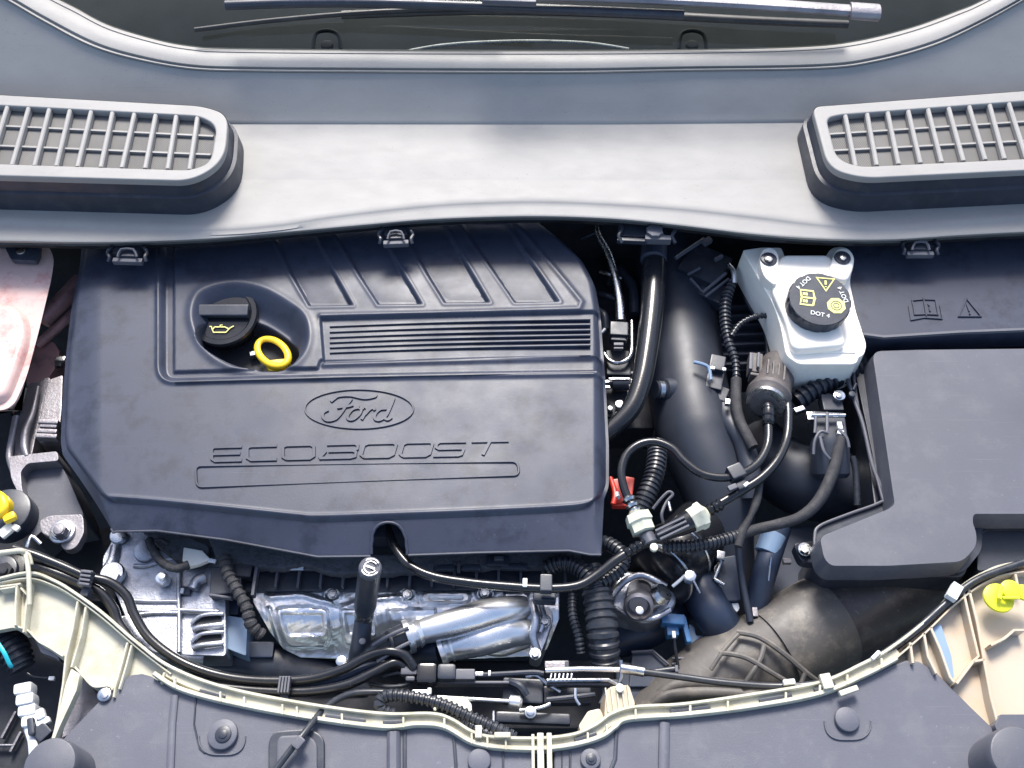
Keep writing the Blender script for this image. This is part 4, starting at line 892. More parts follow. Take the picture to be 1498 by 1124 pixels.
hose('oil_cooler_hose', 'dark blue hose crossing behind the silver thermostat housing', 'hose', [(1010, 870, -.14), (975, 905, -.13), (930, 930, -.13), (880, 940, -.14)], 26, 'bluedark', sm=8, seg=28)
ts = thing('thermostat_housing', 'pale cast metal thermostat housing with round port left of the blue hose', 'engine part', (930, 880, -.1))
m = MB(); m.prism(rnd([(906, 832), (940, 838), (985, 855), (992, 880), (975, 900), (945, 912), (922, 905), (893, 892), (893, 862)], 10, 4), -.078, -.14); m.build('body', M['alu'], ts, bev=.006, seg=3)
lathe_px(ts, 'port', (935, 866, -.085), (934, 890, -.052), [(0, 20), (.6, 18), (.7, 21), (.95, 21), (1, 17), (.8, 13), (.8, 1)], 'castgrey')
part_tube(ts, 'cast_rib', [(897, 870, -.072), (915, 850, -.066), (940, 842, -.066), (975, 858, -.068)], 5, 'alu', sm=5)
part_tube(ts, 'cast_rib', [(900, 890, -.072), (925, 903, -.068), (955, 905, -.068), (980, 892, -.07)], 4, 'alu', sm=5)
m = MB(); m.disc(936, 893, -.049, 6, 4, 18); m.build('port_plug', M['steel'], ts)
lathe_px(ts, 'nozzle', (955, 880, -.07), (972, 866, -.055), [(0, 14), (.5, 14), (.6, 17), (1, 14)], 'steel')
m = MB(); m.tube([(984, 858, -.05), (996, 848, -.045), (1002, 842, -.045)], 2.5, sm=2); m.build('cable', M['white_p'], ts)
m = MB(); m.disc(1010, 842, -.036, 9, 14, 8); m.build('clamp_nut', M['steel'], ts)
m = MB(); m.tube([(1014, 848, -.036), (1024, 868, -.04)], 1.6, sm=1, seg=6); m.build('clamp_tail', M['steel'], ts)
bp = thing('blue_sensor_plug', 'light blue plug and pale blue bracket below the dark blue hose', 'connector', (995, 920, -.1))
bx(bp, 'plug', [(985, 905, -.08, 34, 16, 22, 5), (984, 918, -.088, 18, 24, 20, 0), (1004, 920, -.085, 8, 40, 16, -8)], 'blue', .002)
plate(bp, 'bracket', [(1008, 912), (1016, 918), (1018, 930), (1030, 930), (1042, 945), (1040, 955), (1012, 958), (1008, 935)], -.11, -.13, 'paleblue', r=3)
part_tube(bp, 'wire', [(986, 925, -.08), (987, 945, -.082), (992, 975, -.09)], 2.5, 'gloss', sm=4); bx(bp, 'pin', [(986, 928, -.074, 5, 10, 5, 0)], 'white_p', .0006)
gb = thing('blue_grey_bracket', 'blue grey metal bracket with triangular web under the wiring conduits', 'bracket', (1065, 850, -.1))
plate(gb, 'face', [(1058, 815), (1076, 812), (1084, 878), (1062, 880), (1046, 850), (1044, 830)], -.085, -.12, 'bluedark', r=3)
part_tube(gb, 'web', [(1046, 848, -.08), (1060, 856, -.078)], 3, 'steel', sm=1); part_tube(gb, 'web', [(1045, 848, -.08), (1056, 820, -.078)], 3, 'steel', sm=1)
bx(gb, 'bolt_head', [(1055, 812, -.07, 12, 14, 10, 10)], 'steel', .0015)
plate(gb, 'tab', [(1068, 883), (1080, 882), (1082, 890), (1078, 896)], -.09, -.1, 'white_p', r=2)
dp_ = thing('front_bulkhead', 'dark blue moulded bulkhead under the taped loom with labelled hose', 'panel', (1130, 850, -.16))
plate(dp_, 'panel', [(1080, 780), (1190, 770), (1200, 845), (1160, 880), (1090, 890), (1080, 840)], -.13, -.2, 'bluedark', r=6)
m = MB(); m.tube([(1140, 770, -.07), (1130, 800, -.075), (1118, 840, -.08), (1105, 890, -.1)], 18, sm=8, seg=28); m.build('hose', M['bluedark'], dp_)
lathe_px(dp_, 'hose_label', (1133, 782, -.0702), (1122, 810, -.0752), [(0, 17.9), (.02, 18.6), (.98, 18.6), (1, 17.9)], 'paleblue')
part_tube(dp_, 'tie', [(1128, 815, -.05), (1124, 850, -.06)], 1.8, 'steel', sm=1, seg=6)
part_tube(dp_, 'rod', [(1080, 800, -.06), (1086, 850, -.07), (1098, 910, -.08)], 5, 'black', sm=4)
bx(dp_, 'small_screw', [(1152, 820, -.06, 12, 8, 8, 0), (1105, 895, -.08, 8, 14, 8, 0)], 'castgrey', .001)

# ---------------- charge air duct at the lower right
cd = thing('charge_air_duct', 'wide dusty brown black duct with ribbed front section above the right shield', 'air duct', (1180, 940, -.16))
m = MB(); m.tube([(1395, 850, -.13), (1340, 862, -.125), (1270, 880, -.12), (1220, 905, -.12), (1180, 930, -.12)], 60, sm=10, seg=56, rads=[58, 64, 70, 68, 66]); m.build('elbow', M['brown'], cd)
m = MB(); m.tube([(1212, 910, -.1195), (1190, 922, -.119), (1160, 940, -.118), (1128, 958, -.118)], 68, sm=10, seg=56, rads=[70, 70.5, 70, 69]); m.build('sleeve', M['sleeve'], cd)
m = MB(); m.tube([(1150, 945, -.119), (1100, 970, -.12), (1050, 995, -.124), (1000, 1025, -.13), (950, 1060, -.14)], 68, sm=10, seg=56, rads=[66, 66, 64, 60, 54]); m.build('front_section', M['sleeve'], cd)
rdz = [(-40, .003), (0, .0)]
for p, r in (([(1078, 925, -.070), (1110, 932, -.064), (1145, 955, -.064), (1180, 985, -.07), (1200, 1000, -.078)], 4.5), ([(1052, 955, -.068), (1090, 962, -.062), (1130, 985, -.062), (1160, 1003, -.07)], 4), ([(1118, 945, -.062), (1112, 965, -.062), (1100, 985, -.064), (1088, 1003, -.07)], 4), ([(1080, 928, -.068), (1060, 950, -.066), (1040, 980, -.07)], 3), ([(1178, 985, -.068), (1172, 1000, -.072)], 3.5)):
    part_tube(cd, 'moulded_rib', p, r, 'sleeve', sm=6, seg=8)
for a_, b_ in (((1237, 896, -.119), (1233, 898, -.119)), ((1200, 917, -.118), (1197, 919, -.118)), ((1131, 956, -.118), (1127, 958, -.118))):
    pass
m = MB(); m.tube([(965, 1018, -.085), (985, 1004, -.08), (1020, 999, -.078), (1080, 1003, -.078), (1160, 1012, -.08)], 9, sm=6, seg=12); m.tube([(955, 1032, -.085), (985, 1016, -.08), (1060, 1014, -.078), (1160, 1024, -.08)], 9, sm=6, seg=12); m.build('lower_lip', M['sleeve'], cd)
# ================================================================== FRONT OF THE BAY
# ---------------- bell housing (cast aluminium) lower left
bh = thing('gearbox_housing', 'pale cast aluminium housing under the lower left of the engine cover', 'engine part', (250, 870, -.15))
m = MB(); m.prism(rnd([(168, 775), (215, 772), (262, 790), (264, 958), (225, 955), (195, 935), (182, 900), (170, 870), (150, 835), (150, 815), (162, 795)], 6, 3), -.070, -.16, .004); m.build('left_casting', M['alu'], bh, bev=.004, seg=3)
m = MB(); m.prism(rnd([(264, 795), (330, 800), (330, 960), (264, 958)], 5, 3), -.074, -.16); m.build('right_casting', M['alu'], bh, bev=.003, seg=3)
for p in ([(196, 828), (215, 828), (245, 818), (275, 816)], [(196, 893), (240, 895), (262, 893), (320, 895)], [(178, 905), (215, 898), (262, 897)], [(262, 832), (261, 860), (262, 900), (262, 955)], [(190, 878), (215, 880), (260, 880)]):
    part_tube(bh, 'cast_rib', [(x, y, -.069) for x, y in p], 3.5, 'alu', sm=5, seg=10)
m = MB(); m.disc(163, 838, -.058, 18, 10, 28); m.hexa(163, 842, -.050, 11, 12); m.build('bolt', M['steel'], bh, bev=.001)
m = MB(); m.disc(236, 845, -.055, 9, 16, 20); m.disc(236, 842, -.048, 6, 10, 16); m.build('boss', M['bright'], bh)
m = MB(); m.disc(172, 783, -.062, 12, 8, 24); m.build('screw_eye', M['steel'], bh)
for y_ in (909, 936):
    m = MB(); m.prism(rnd([(286, y_ + 2), (296, y_ - 6), (324, y_ - 8), (324, y_ + 3), (300, y_ + 6), (284, y_ + 10)], 4, 3), -.0728, -.08); m.build('opening', M['dark'], bh)
    m = MB(); m.tube([(283, y_ + 13, -.071), (292, y_ + 9, -.069), (308, y_ + 7, -.068), (327, y_ + 5, -.069)], 4.5, sm=5, seg=12); m.build('window_lip', M['alu'], bh)
    m = MB(); m.tube([(280, y_ + 4, -.072), (290, y_ - 6, -.070), (305, y_ - 10, -.069), (327, y_ - 11, -.07)], 3, sm=5, seg=10); m.build('window_lip', M['alu'], bh)
m = MB(); m.tube([(186, 905, -.074), (205, 935, -.076), (240, 955, -.08), (300, 962, -.085)], 12, sm=6, seg=20); m.build('cast_shoulder', M['alu'], bh)
m = MB(); m.tube([(170, 800, -.070), (166, 818, -.068), (158, 832, -.068)], 8, sm=4, seg=14); m.build('cast_shoulder', M['alu'], bh)
m = MB(); m.disc(212, 805, -.064, 17, 8, 32, ch=.4); m.build('boss', M['alu'], bh)
bx(bh, 'small_port', [(270, 864, -.070, 18, 14, 6, 0)], 'bluedark', .0015); bx(bh, 'port_pin', [(266, 864, -.067, 5, 8, 4, 0)], 'white_p', .0006)
m = MB(); m.tube([(300, 845, -.068), (288, 850, -.066), (282, 862, -.066)], 8, sm=4); m.build('cast_shoulder', M['alu'], bh)
bd_ = thing('blue_grey_block', 'small dull blue block between the gearbox housing and the heat shield', 'engine part', (345, 930, -.13))
plate(bd_, 'block', [(330, 900), (362, 905), (360, 960), (330, 948)], -.085, -.15, 'paleblue', r=4, label='dull blue block face')
bx(bd_, 'bracket', [(338, 880, -.09, 26, 40, 20, 0)], 'bluedark', .002); bx(bd_, 'bracket', [(380, 950, -.10, 40, 24, 20, 0)], 'bluedark', .002)
fm = thing('insulation_mat', 'torn grey insulation foam edge sticking out under the engine cover', 'insulation', (420, 815, -.06))
def wav(pts, amp, n=6):
    q = catmull(pts, n); return [(x + rr_.uniform(-1, 1), y + rr_.uniform(-amp, amp)) for x, y in q]
up_ = [(300, 790), (420, 808), (470, 822), (560, 825), (700, 822), (800, 815), (850, 818)]; lo_ = wav([(318, 822), (360, 826), (400, 832), (440, 826), (480, 836), (560, 840), (640, 830), (720, 830), (800, 828), (850, 830)], 1.6)
m = MB(); m.prism([(x, y - 14) for x, y in up_] + lo_[::-1], -.052, -.066); m.build('foam', M['foam'], fm, bev=.003)
m = MB(); m.prism(wav([(205, 775), (240, 778), (280, 788), (305, 800), (300, 815), (275, 824), (255, 818), (232, 800)], 1.2, 4), -.054, -.066); m.build('foam_flap', M['foam'], fm, bev=.002)
m = MB(); m.prism([(268, 800), (296, 805), (308, 818), (292, 825), (275, 830), (266, 820)], -.050, -.058); m.build('pale_tear', M['white'], fm, bev=.002)
for p, r in (([(225, 792, -.046), (236, 790, -.044), (246, 797, -.044)], 3), ([(218, 790, -.046), (224, 805, -.044), (236, 822, -.042), (256, 832, -.042), (276, 826, -.042)], 6.5)):
    part_tube(fm, 'cable', p, r, 'tape', sm=8, corr=(12, .12) if r > 5 else None)
hd = thing('valve_cover_rail', 'black ribbed valve cover rail above the heat shield', 'engine part', (560, 845, -.1))
bx(hd, 'body', [(560, 846, -.074, 500, 40, 30, -.3)], 'black', .003)
for k in range(15):
    x = 372 + k * 32.5
    if 505 < x < 560: continue
    bx(hd, 'rail_rib', [(x, 842 - (k - 7) * .15, -.064, 4, 34, 10, 0)], 'box', .0008)
bx(hd, 'rail_edge', [(455, 832, -.062, 170, 4, 6, 0), (690, 829, -.062, 220, 4, 6, 0)], 'box', .0008)
bx(hd, 'pale_label', [(431, 830, -.0595, 26, 8, 3, 0)], 'white_p', .0008)
bx(hd, 'injector_body', [(651, 829, -.052, 30, 11, 10, 0), (690, 828, -.052, 30, 12, 10, 0), (728, 820, -.048, 34, 16, 12, 2), (752, 828, -.05, 40, 10, 10, 2)], 'duct', .002)
bx(hd, 'injector_cap', [(630, 829, -.05, 8, 12, 10, 0), (671, 829, -.05, 5, 14, 10, 0), (730, 816, -.044, 14, 6, 6, 0)], 'box', .001)
bk = thing('coil_connector', 'black connector cluster with torn tape left of the heat shield', 'connector', (330, 850, -.08))
bx(bk, 'body', [(330, 848, -.058, 46, 44, 30, -6), (352, 832, -.055, 34, 24, 20, 4)], 'black', .002); bx(bk, 'edge', [(322, 872, -.056, 34, 4, 10, 8)], 'box', .001); bx(bk, 'edge', [(372, 850, -.05, 5, 44, 14, 0)], 'box', .001)
bx(bk, 'pale_wire_end', [(328, 822, -.048, 10, 14, 5, 20), (336, 834, -.046, 6, 10, 5, -20), (310, 820, -.05, 12, 6, 4, 10)], 'white_p', .001)
hose('wiring_conduit', 'dark wrapped conduit running down left of the heat shield', 'conduit', [(328, 815, -.045), (334, 840, -.043), (348, 866, -.042), (360, 888, -.044), (368, 915, -.05), (384, 930, -.06)], 9.5, 'tape', corr=(11, .2))

# ---------------- heat shield
hs = thing('exhaust_heat_shield', 'shiny crinkled metal heat shield across the front of the engine', 'heat shield', (590, 900, -.14))
NX, NY = 300, 80
xs2 = np.linspace(370, 818, NX); tv = np.linspace(0, 1, NY)
topy = np.interp(xs2, [370, 380, 640, 818], [866, 858, 859, 864]); boty = np.interp(xs2, [370, 395, 415, 440, 530, 560, 575, 640, 780, 800, 818], [880, 925, 950, 962, 965, 972, 972, 966, 960, 950, 905])
HX = np.repeat(xs2[None, :], NY, 0); HY = topy[None, :] * (1 - tv[:, None]) + boty[None, :] * tv[:, None]
HZ = np.full(HX.shape, -.078)
HZ -= .030 * sst((HY - 885) / 85) ** 1.2
def bump_rect(pts, r, h, s):
    global HZ
    HZ += h * sst(-sdf(HX, HY, [(p[0], p[1]) for p in rnd(pts, r, 4)]) / s)
bump_rect([(400, 888), (440, 884), (482, 888), (484, 938), (478, 950), (420, 950), (408, 925)], 10, .012, 5)
bump_rect([(408, 896), (474, 896), (476, 930), (420, 932)], 6, -.005, 4)
bump_rect([(494, 888), (545, 888), (560, 946), (502, 948)], 10, .012, 5)
bump_rect([(502, 896), (545, 896), (550, 930), (508, 930)], 6, -.005, 4)
bump_rect([(384, 868), (440, 864), (470, 872), (500, 884), (530, 872), (600, 866), (600, 876), (536, 884), (505, 893), (465, 884), (440, 876), (392, 880)], 5, .006, 5)
bump_rect([(614, 864), (690, 863), (690, 884), (614, 885)], 11, .009, 5)
bump_rect([(626, 870), (678, 870), (678, 878), (626, 878)], 4, -.003, 3)
bump_rect([(735, 864), (775, 864), (775, 880), (735, 880)], 8, .008, 5)
bump_rect([(388, 888), (397, 886), (420, 952), (408, 952)], 4, .008, 4)
bump_rect([(562, 890), (640, 888), (640, 905), (575, 925)], 6, .006, 5)
for cx_, cy_ in ((486, 870), (596, 870), (710, 868)):
    rr = np.hypot((HX - cx_) / 1.25, HY - cy_); HZ += .004 * np.exp(-((rr - 9) / 3) ** 2)
HZ += .00025 * np.sin(HX * .21 + 2.5 * np.sin(HY * .11)) * np.sin(HY * .19 + 1.7 * np.sin(HX * .07)) + .0001 * np.sin(HX * .71 + HY * .4) * np.sin(HY * .63 - HX * .2)
hx, hy = Parr(HX, HY, HZ)
m = MB(); m.v = [tuple(map(float, a_)) for a_ in np.stack([hx, hy, HZ], -1).reshape(-1, 3)]
idx = np.arange(NX * NY).reshape(NY, NX); m.f = [tuple(map(int, a_)) for a_ in np.stack([idx[:-1, :-1], idx[1:, :-1], idx[1:, 1:], idx[:-1, 1:]], -1).reshape(-1, 4)]
m.build('shield_sheet', M['foil'], hs, recalc=False, thick=.0012)
for x, y in ((486, 869), (596, 869), (709, 867)): bolt(hs, x, y, -.066, 5.5)
cp_ = thing('coolant_outlet', 'pair of bright aluminium coolant pipes bolted to the right end of the heat shield', 'pipe', (710, 910, -.1))
m = MB(); m.tube([(768, 888, -.075), (740, 893, -.066), (700, 902, -.058), (660, 913, -.054), (615, 925, -.056)], 20, sm=10, seg=32, rads=[16, 21, 23, 21, 18]); m.build('upper_pipe', M['bright'], cp_)
m = MB(); m.tube([(775, 925, -.085), (740, 926, -.078), (700, 937, -.074), (660, 948, -.076)], 21, sm=10, seg=32, rads=[18, 24, 24, 18]); m.build('lower_pipe', M['bright'], cp_)
m = MB(); m.tube([(775, 938, -.09), (735, 950, -.088), (710, 953, -.092)], 10, sm=8, seg=20, rads=[9, 11, 5]); m.build('cast_web', M['bright'], cp_)
lathe_px(cp_, 'pipe_collar', (618, 924, -.056), (594, 933, -.055), [(0, 18), (.3, 22), (.4, 19), (.6, 19), (.7, 25), (1, 25)], 'bright', 36)
lathe_px(cp_, 'pipe_collar', (664, 946, -.076), (643, 954, -.077), [(0, 18), (.25, 21), (.4, 18), (.6, 18), (.7, 24), (1, 24)], 'bright', 36)
plate(cp_, 'flange', [(770, 872), (790, 864), (808, 884), (810, 905), (800, 935), (790, 960), (774, 956), (778, 930), (782, 905)], -.078, -.12, 'alu', r=6, bev=.003)
m = MB(); m.tube([(778, 880, -.068), (784, 905, -.064), (780, 930, -.068), (786, 952, -.075)], 6, sm=6); m.tube([(792, 885, -.07), (796, 905, -.068), (790, 925, -.07)], 4, sm=6); m.build('cast_ridge', M['alu'], cp_)
for x, y in ((797, 908), (783, 956)): bolt(cp_, x, y, -.066, 7)
hb = thing('front_hose_stub', 'black flexible hose end clamped on the upper aluminium pipe', 'hose', (580, 930, -.06))
part_tube(hb, 'hose', [(600, 930, -.055), (575, 940, -.055), (548, 957, -.06), (520, 985, -.08)], 18, 'conduit', sm=8, seg=28, rads=[20, 20, 18, 16])
for p in ([(598, 918, -.036), (570, 930, -.036), (545, 945, -.04)], [(600, 940, -.038), (580, 950, -.036), (552, 968, -.042)]): part_tube(hb, 'grip_rib', p, 3, 'box', sm=4, seg=8)
part_tube(hb, 'wrap_band', [(566, 925, -.040), (574, 940, -.035), (574, 956, -.042)], 3.2, 'gloss', sm=4, seg=8)
hb2 = thing('front_hose_stub', 'dark hose behind the lower aluminium pipe collar', 'hose', (630, 955, -.09))
part_tube(hb2, 'hose', [(645, 952, -.078), (622, 955, -.085), (600, 965, -.1)], 20, 'bluedark', sm=6, seg=28)
dt = thing('dipstick_tube', 'black upright breather tube with round screw cap in front of the heat shield', 'tube', (540, 890, -.06))
lathe_px(dt, 'tube', (541, 834, .030), (533, 895, -.036), [(0, 16.5), (.1, 17), (.85, 17), (1, 14)], 'black', 32)
lathe_px(dt, 'cap', (542, 830, .038), (541, 835, .028), [(0, 14), (.15, 16.5), (.5, 17.2), (1, 17.2)], 'box', 40)
m = MB(); c = P(542, 830, .0385)
for r_ in (13, 9): m.sweep([c + Vector((math.cos(a_), math.sin(a_), 0)) * r_ * U(541, 829, .038) for a_ in np.linspace(.5, 2 * math.pi - .6, 24)], [(-.0006, 0), (-.0006, .0008), (.0006, .0008), (.0006, 0)], up=Vector((0, 0, 1)))
m.box(542, 830, .0392, 14, 3, 1, 20); m.build('cap_marking', M['steel'], dt)
lathe_px(dt, 'band', (533.5, 891, -.032), (532.5, 903, -.045), [(0, 13.5), (.1, 14.2), (.9, 14.2), (1, 13.5)], 'steel', 28)
part_tube(dt, 'lower_tube', [(532, 903, -.045), (529, 930, -.055), (527, 948, -.062), (518, 975, -.075)], 14, 'black', sm=6, seg=24, rads=[12.5, 14, 15, 12])
m = MB(); m.disc(530, 938, -.044, 5, 4, 14); m.build('button', M['box'], dt)
m = MB(); m.disc(499, 967, -.07, 8, 8, 18); tag(m.build('drain_screw', M['steel']), 'small dark screw head under the heat shield, left of the breather tube', 'screw')

# ---------------- big corrugated hose right of the pipes
hose('corrugated_hose', 'thick black corrugated hose hanging straight down right of the heat shield', 'hose', [(862, 832, -.045), (872, 860, -.045), (878, 895, -.048), (882, 930, -.052), (886, 975, -.07)], 23, 'conduit', corr=(12, .12), seg=28, rads=[18, 23, 24, 24, 22])
hose('corrugated_hose', 'black corrugated conduit arching out from under the cover corner', 'conduit', [(800, 832, -.045), (820, 824, -.04), (842, 828, -.038), (862, 845, -.036), (872, 868, -.038)], 13, 'conduit', corr=(7, .22), seg=18)
hose('corrugated_hose', 'short curled corrugated conduit below the right corner of the cover', 'conduit', [(868, 808, -.05), (882, 795, -.045), (898, 800, -.04), (912, 815, -.036), (905, 835, -.036), (880, 852, -.036)], 11, 'conduit', corr=(7, .22), seg=18)
hose('wiring_conduit', 'thin corrugated conduit beside the thick hanging hose', 'conduit', [(838, 870, -.06), (838, 900, -.06), (846, 930, -.062), (850, 955, -.07)], 7, 'conduit', corr=(6, .2))
vb = thing('hose_bracket', 'dark bracket holding the vent hose clip at the end of the heat shield', 'bracket', (800, 870, -.06))
bx(vb, 'block', [(797, 870, -.040, 34, 20, 20, 4)], 'black', .003); bx(vb, 'slot', [(802, 872, -.037, 20, 4, 3, 4)], 'box', .0008)

# ---------------- dark lower engine bay, fan shroud
sh = thing('radiator_fan_shroud', 'dark sweeping fan shroud edge behind the front carrier', 'shroud', (450, 1000, -.2))
m = MB(); m.tube([(230, 965, -.12), (330, 960, -.115), (400, 968, -.115), (470, 985, -.12), (540, 1010, -.13)], 22, sm=8, seg=20, flat=.5, rads=[14, 24, 26, 22, 10]); m.build('rim', M['black'], sh)
bx(sh, 'panel', [(600, 1015, -.13, 760, 100, 20, 0)], 'dark', .004)
bx(sh, 'lower_box', [(960, 1000, -.11, 120, 60, 20, 4)], 'bluedark', .004)
plate(sh, 'trapezoid_box', [(925, 955), (955, 953), (985, 978), (985, 1005), (920, 1005)], -.105, -.15, 'bluedark', r=3, bev=.003)
part_tube(sh, 'trapezoid_edge', [(924, 954, -.10), (955, 952, -.10), (978, 972, -.10)], 2, 'box', sm=1, seg=6)
for k in range(3): bx(sh, 'vent_bar', [(1000, 963 + k * 8, -.095, 34, 3, 6, 0)], 'box', .0006)

# ---------------- latch, cables, connector
lc = thing('hood_latch', 'metal hood latch bracket with rod in the centre of the front', 'latch', (850, 990, -.08))
part_tube(lc, 'rod', [(798, 981, -.046), (850, 979, -.046), (906, 980, -.046)], 4, 'bright', sm=2)
m = MB(); m.tube([(800, 996, -.05), (890, 995, -.05), (904, 1002, -.05), (909, 990, -.048), (908, 966, -.044)], 3, sm=1, seg=8); m.build('bracket_edge', M['steel'], lc)
bx(lc, 'bracket_plate', [(855, 998, -.052, 110, 10, 14, 0), (820, 975, -.052, 26, 18, 10, 0)], 'black', .0015)
m = MB(); m.box(812, 972, -.049, 30, 10, 4, 0); m.build('spring_plate', M['castgrey'], lc, bev=.001)
for k in range(6): bx(lc, 'spring_coil', [(806 + k * 6, 990, -.046, 2.5, 10, 4, 12)], 'steel', .0005)
part_tube(lc, 'hook', [(842, 1008, -.05), (842, 1022, -.048), (848, 1032, -.048)], 2.4, 'steel', sm=3, seg=8)
part_tube(lc, 'lever', [(800, 1024, -.06), (840, 1020, -.058), (870, 1016, -.06)], 4, 'black', sm=3, seg=8)
for p, r, mt in (([(770, 990, -.06), (785, 988, -.056), (800, 1000, -.058), (820, 1012, -.06)], 3, 'steel'), ([(745, 998, -.06), (760, 1004, -.055), (770, 1018, -.058)], 6, 'black'), ([(760, 1040, -.062), (790, 1036, -.06), (805, 1030, -.06)], 3, 'steel'), ([(700, 988, -.06), (740, 986, -.056), (780, 984, -.054), (796, 986, -.052)], 4, 'black'), ([(880, 1000, -.06), (884, 1015, -.06), (878, 1030, -.06)], 3, 'black')):
    part_tube(lc, 'linkage', p, r, mt, sm=5, seg=8)
bx(lc, 'latch_body', [(765, 1010, -.066, 60, 36, 20, 3), (830, 1016, -.07, 70, 26, 20, 0), (780, 1050, -.068, 110, 16, 16, 2)], 'black', .0025)
m = MB(); m.disc(776, 1042, -.05, 9, 10, 20); m.disc(776, 1041, -.046, 6, 4, 14); m.build('bolt', M['steel'], lc)
bx(lc, 'tab', [(722, 1048, -.05, 3, 16, 6, 0), (701, 986, -.056, 12, 6, 6, 0), (716, 985, -.054, 4, 8, 6, 0)], 'steel', .0006)
cb = thing('hood_release_cable', 'grey hood release cable running right along the carrier edge', 'cable', (1150, 995, -.05))
part_tube(cb, 'sleeve', [(908, 978, -.046), (925, 980, -.046), (942, 983, -.046)], 7.5, 'steel', sm=2, seg=16)
part_tube(cb, 'sheath', [(940, 983, -.046), (1000, 991, -.046), (1060, 999, -.044), (1130, 1004, -.042), (1190, 1001, -.034), (1240, 985, -.026), (1290, 958, -.020), (1340, 922, -.015), (1385, 882, -.012), (1430, 848, -.010), (1500, 822, -.010)], 5.2, 'conduit', sm=10, seg=14)
part_tube(cb, 'side_arm', [(942, 985, -.05), (965, 982, -.05), (988, 979, -.05)], 5, 'conduit', sm=2); bx(cb, 'arm_end', [(990, 978, -.045, 5, 10, 8, 0)], 'box', .0008)
for q_ in ((1398, 864, .000, 16, 26, 14, 38), (1155, 997, -.030, 18, 8, 8, -6), (1282, 958, -.008, 6, 18, 8, 50)): bx(cb, 'cable_clip', [q_], 'white_p', .0015)
c2 = thing('sensor_cable', 'grey cable bending from the latch connector down over the lower shield', 'cable', (500, 1050, -.03))
part_tube(c2, 'sheath', [(600, 1016, -.046), (560, 1013, -.045), (520, 1014, -.04), (492, 1024, -.03), (470, 1042, -.018), (452, 1064, -.006), (436, 1084, .0), (420, 1104, .0), (402, 1128, .0)], 5, 'conduit', sm=10, seg=14)
bx(c2, 'sleeve', [(614, 1014, -.04, 26, 12, 12, 0)], 'steel', .003); bx(c2, 'tip', [(628, 1013, -.04, 6, 14, 10, 0)], 'white_p', .001)
bx(c2, 'cable_clip', [(436, 1086, .008, 14, 18, 10, 38)], 'box', .0015)
part_tube(c2, 'rod', [(640, 1020, -.042), (690, 1023, -.042), (744, 1026, -.042)], 3, 'bright', sm=2); lathe_px(c2, 'rod_end', (744, 1026, -.042), (764, 1028, -.042), [(0, 6), (.1, 9), (.8, 9), (1, 5)], 'bright', 20)
k2 = thing('latch_connector', 'shiny black two part electrical connector below the aluminium pipes', 'connector', (640, 985, -.06))
bx(k2, 'plug', [(624, 984, -.038, 30, 30, 26, 0)], 'gloss', .004); bx(k2, 'plug_shoulder', [(598, 980, -.044, 24, 14, 14, 0), (600, 992, -.046, 14, 8, 10, 0)], 'box', .002)
bx(k2, 'socket', [(653, 982, -.040, 28, 24, 22, 0)], 'black', .004); bx(k2, 'socket_tail', [(680, 986, -.044, 30, 16, 16, 0)], 'box', .002)
bx(k2, 'bracket', [(690, 998, -.052, 110, 4, 20, 0)], 'box', .001)
mh = thing('front_pipe', 'upper glossy black pipe along the left carrier, joined by clips', 'pipe', (300, 980, -.05), 'twin pipes along the left carrier')
A1 = [(20, 803, -.01), (50, 812, -.012), (90, 828, -.018), (125, 843, -.024), (160, 852, -.03), (185, 872, -.036), (197, 900, -.04), (220, 935, -.044), (265, 968, -.048), (320, 988, -.050), (380, 996, -.050), (450, 994, -.048), (500, 980, -.044), (535, 962, -.04), (565, 953, -.038), (590, 958, -.04), (606, 978, -.046)]
A2 = [(40, 824, -.02), (80, 838, -.022), (115, 852, -.028), (145, 866, -.034), (165, 890, -.04), (175, 915, -.044), (205, 950, -.048), (255, 986, -.052), (310, 1003, -.054), (380, 1011, -.054), (450, 1012, -.052), (505, 1003, -.048), (545, 985, -.045), (575, 970, -.045), (592, 975, -.048)]
part_tube(mh, 'pipe', A1, 7, 'gloss', sm=10, seg=16)
mh2 = thing('front_pipe', 'lower glossy black pipe along the left carrier, under its twin', 'pipe', (300, 1000, -.055), 'twin pipes along the left carrier')
part_tube(mh2, 'pipe', A2, 7.5, 'gloss', sm=10, seg=16)
A3 = [(200, 905, -.05), (225, 940, -.056), (275, 975, -.06), (340, 1000, -.062), (420, 1005, -.06), (490, 995, -.056), (540, 975, -.055), (590, 965, -.06)]
hose('front_pipe', 'third dark pipe running between and beneath the twin pipes', 'pipe', A3, 6, 'bluedark', sm=8)
for px, py, a_, lb in ((124, 845, 8, 'black pipe clip at the far left of the twin pipes'), (415, 1001, 0, 'black pipe clip at the middle of the twin pipes')):
    pc = thing('pipe_clip', lb, 'clip', (px, py, -.03), 'clips on the twin pipes')
    zc = -.006 if px < 200 else -.034
    for k in range(4): bx(pc, 'clip_rib', [(px - (k - 1.5) * 4.5 * (1 if px > 200 else .2), py + (0 if px > 200 else (k - 1.5) * 6), zc, 3 if px > 200 else 16, 24 if px > 200 else 3.5, 10, a_)], 'box', .0006)
    bx(pc, 'clip_body', [(px, py, zc - .003, 17, 24, 12, a_), (px, py + 20, zc - .008, 12, 14, 14, a_)], 'black', .001)
hose('wiring_conduit', 'thin wire beside the third dark pipe near the connector', 'cable', [(560, 990, -.055), (585, 985, -.052), (598, 1000, -.055), (570, 1005, -.056), (540, 1000, -.058)], 3, 'conduit', sm=6)
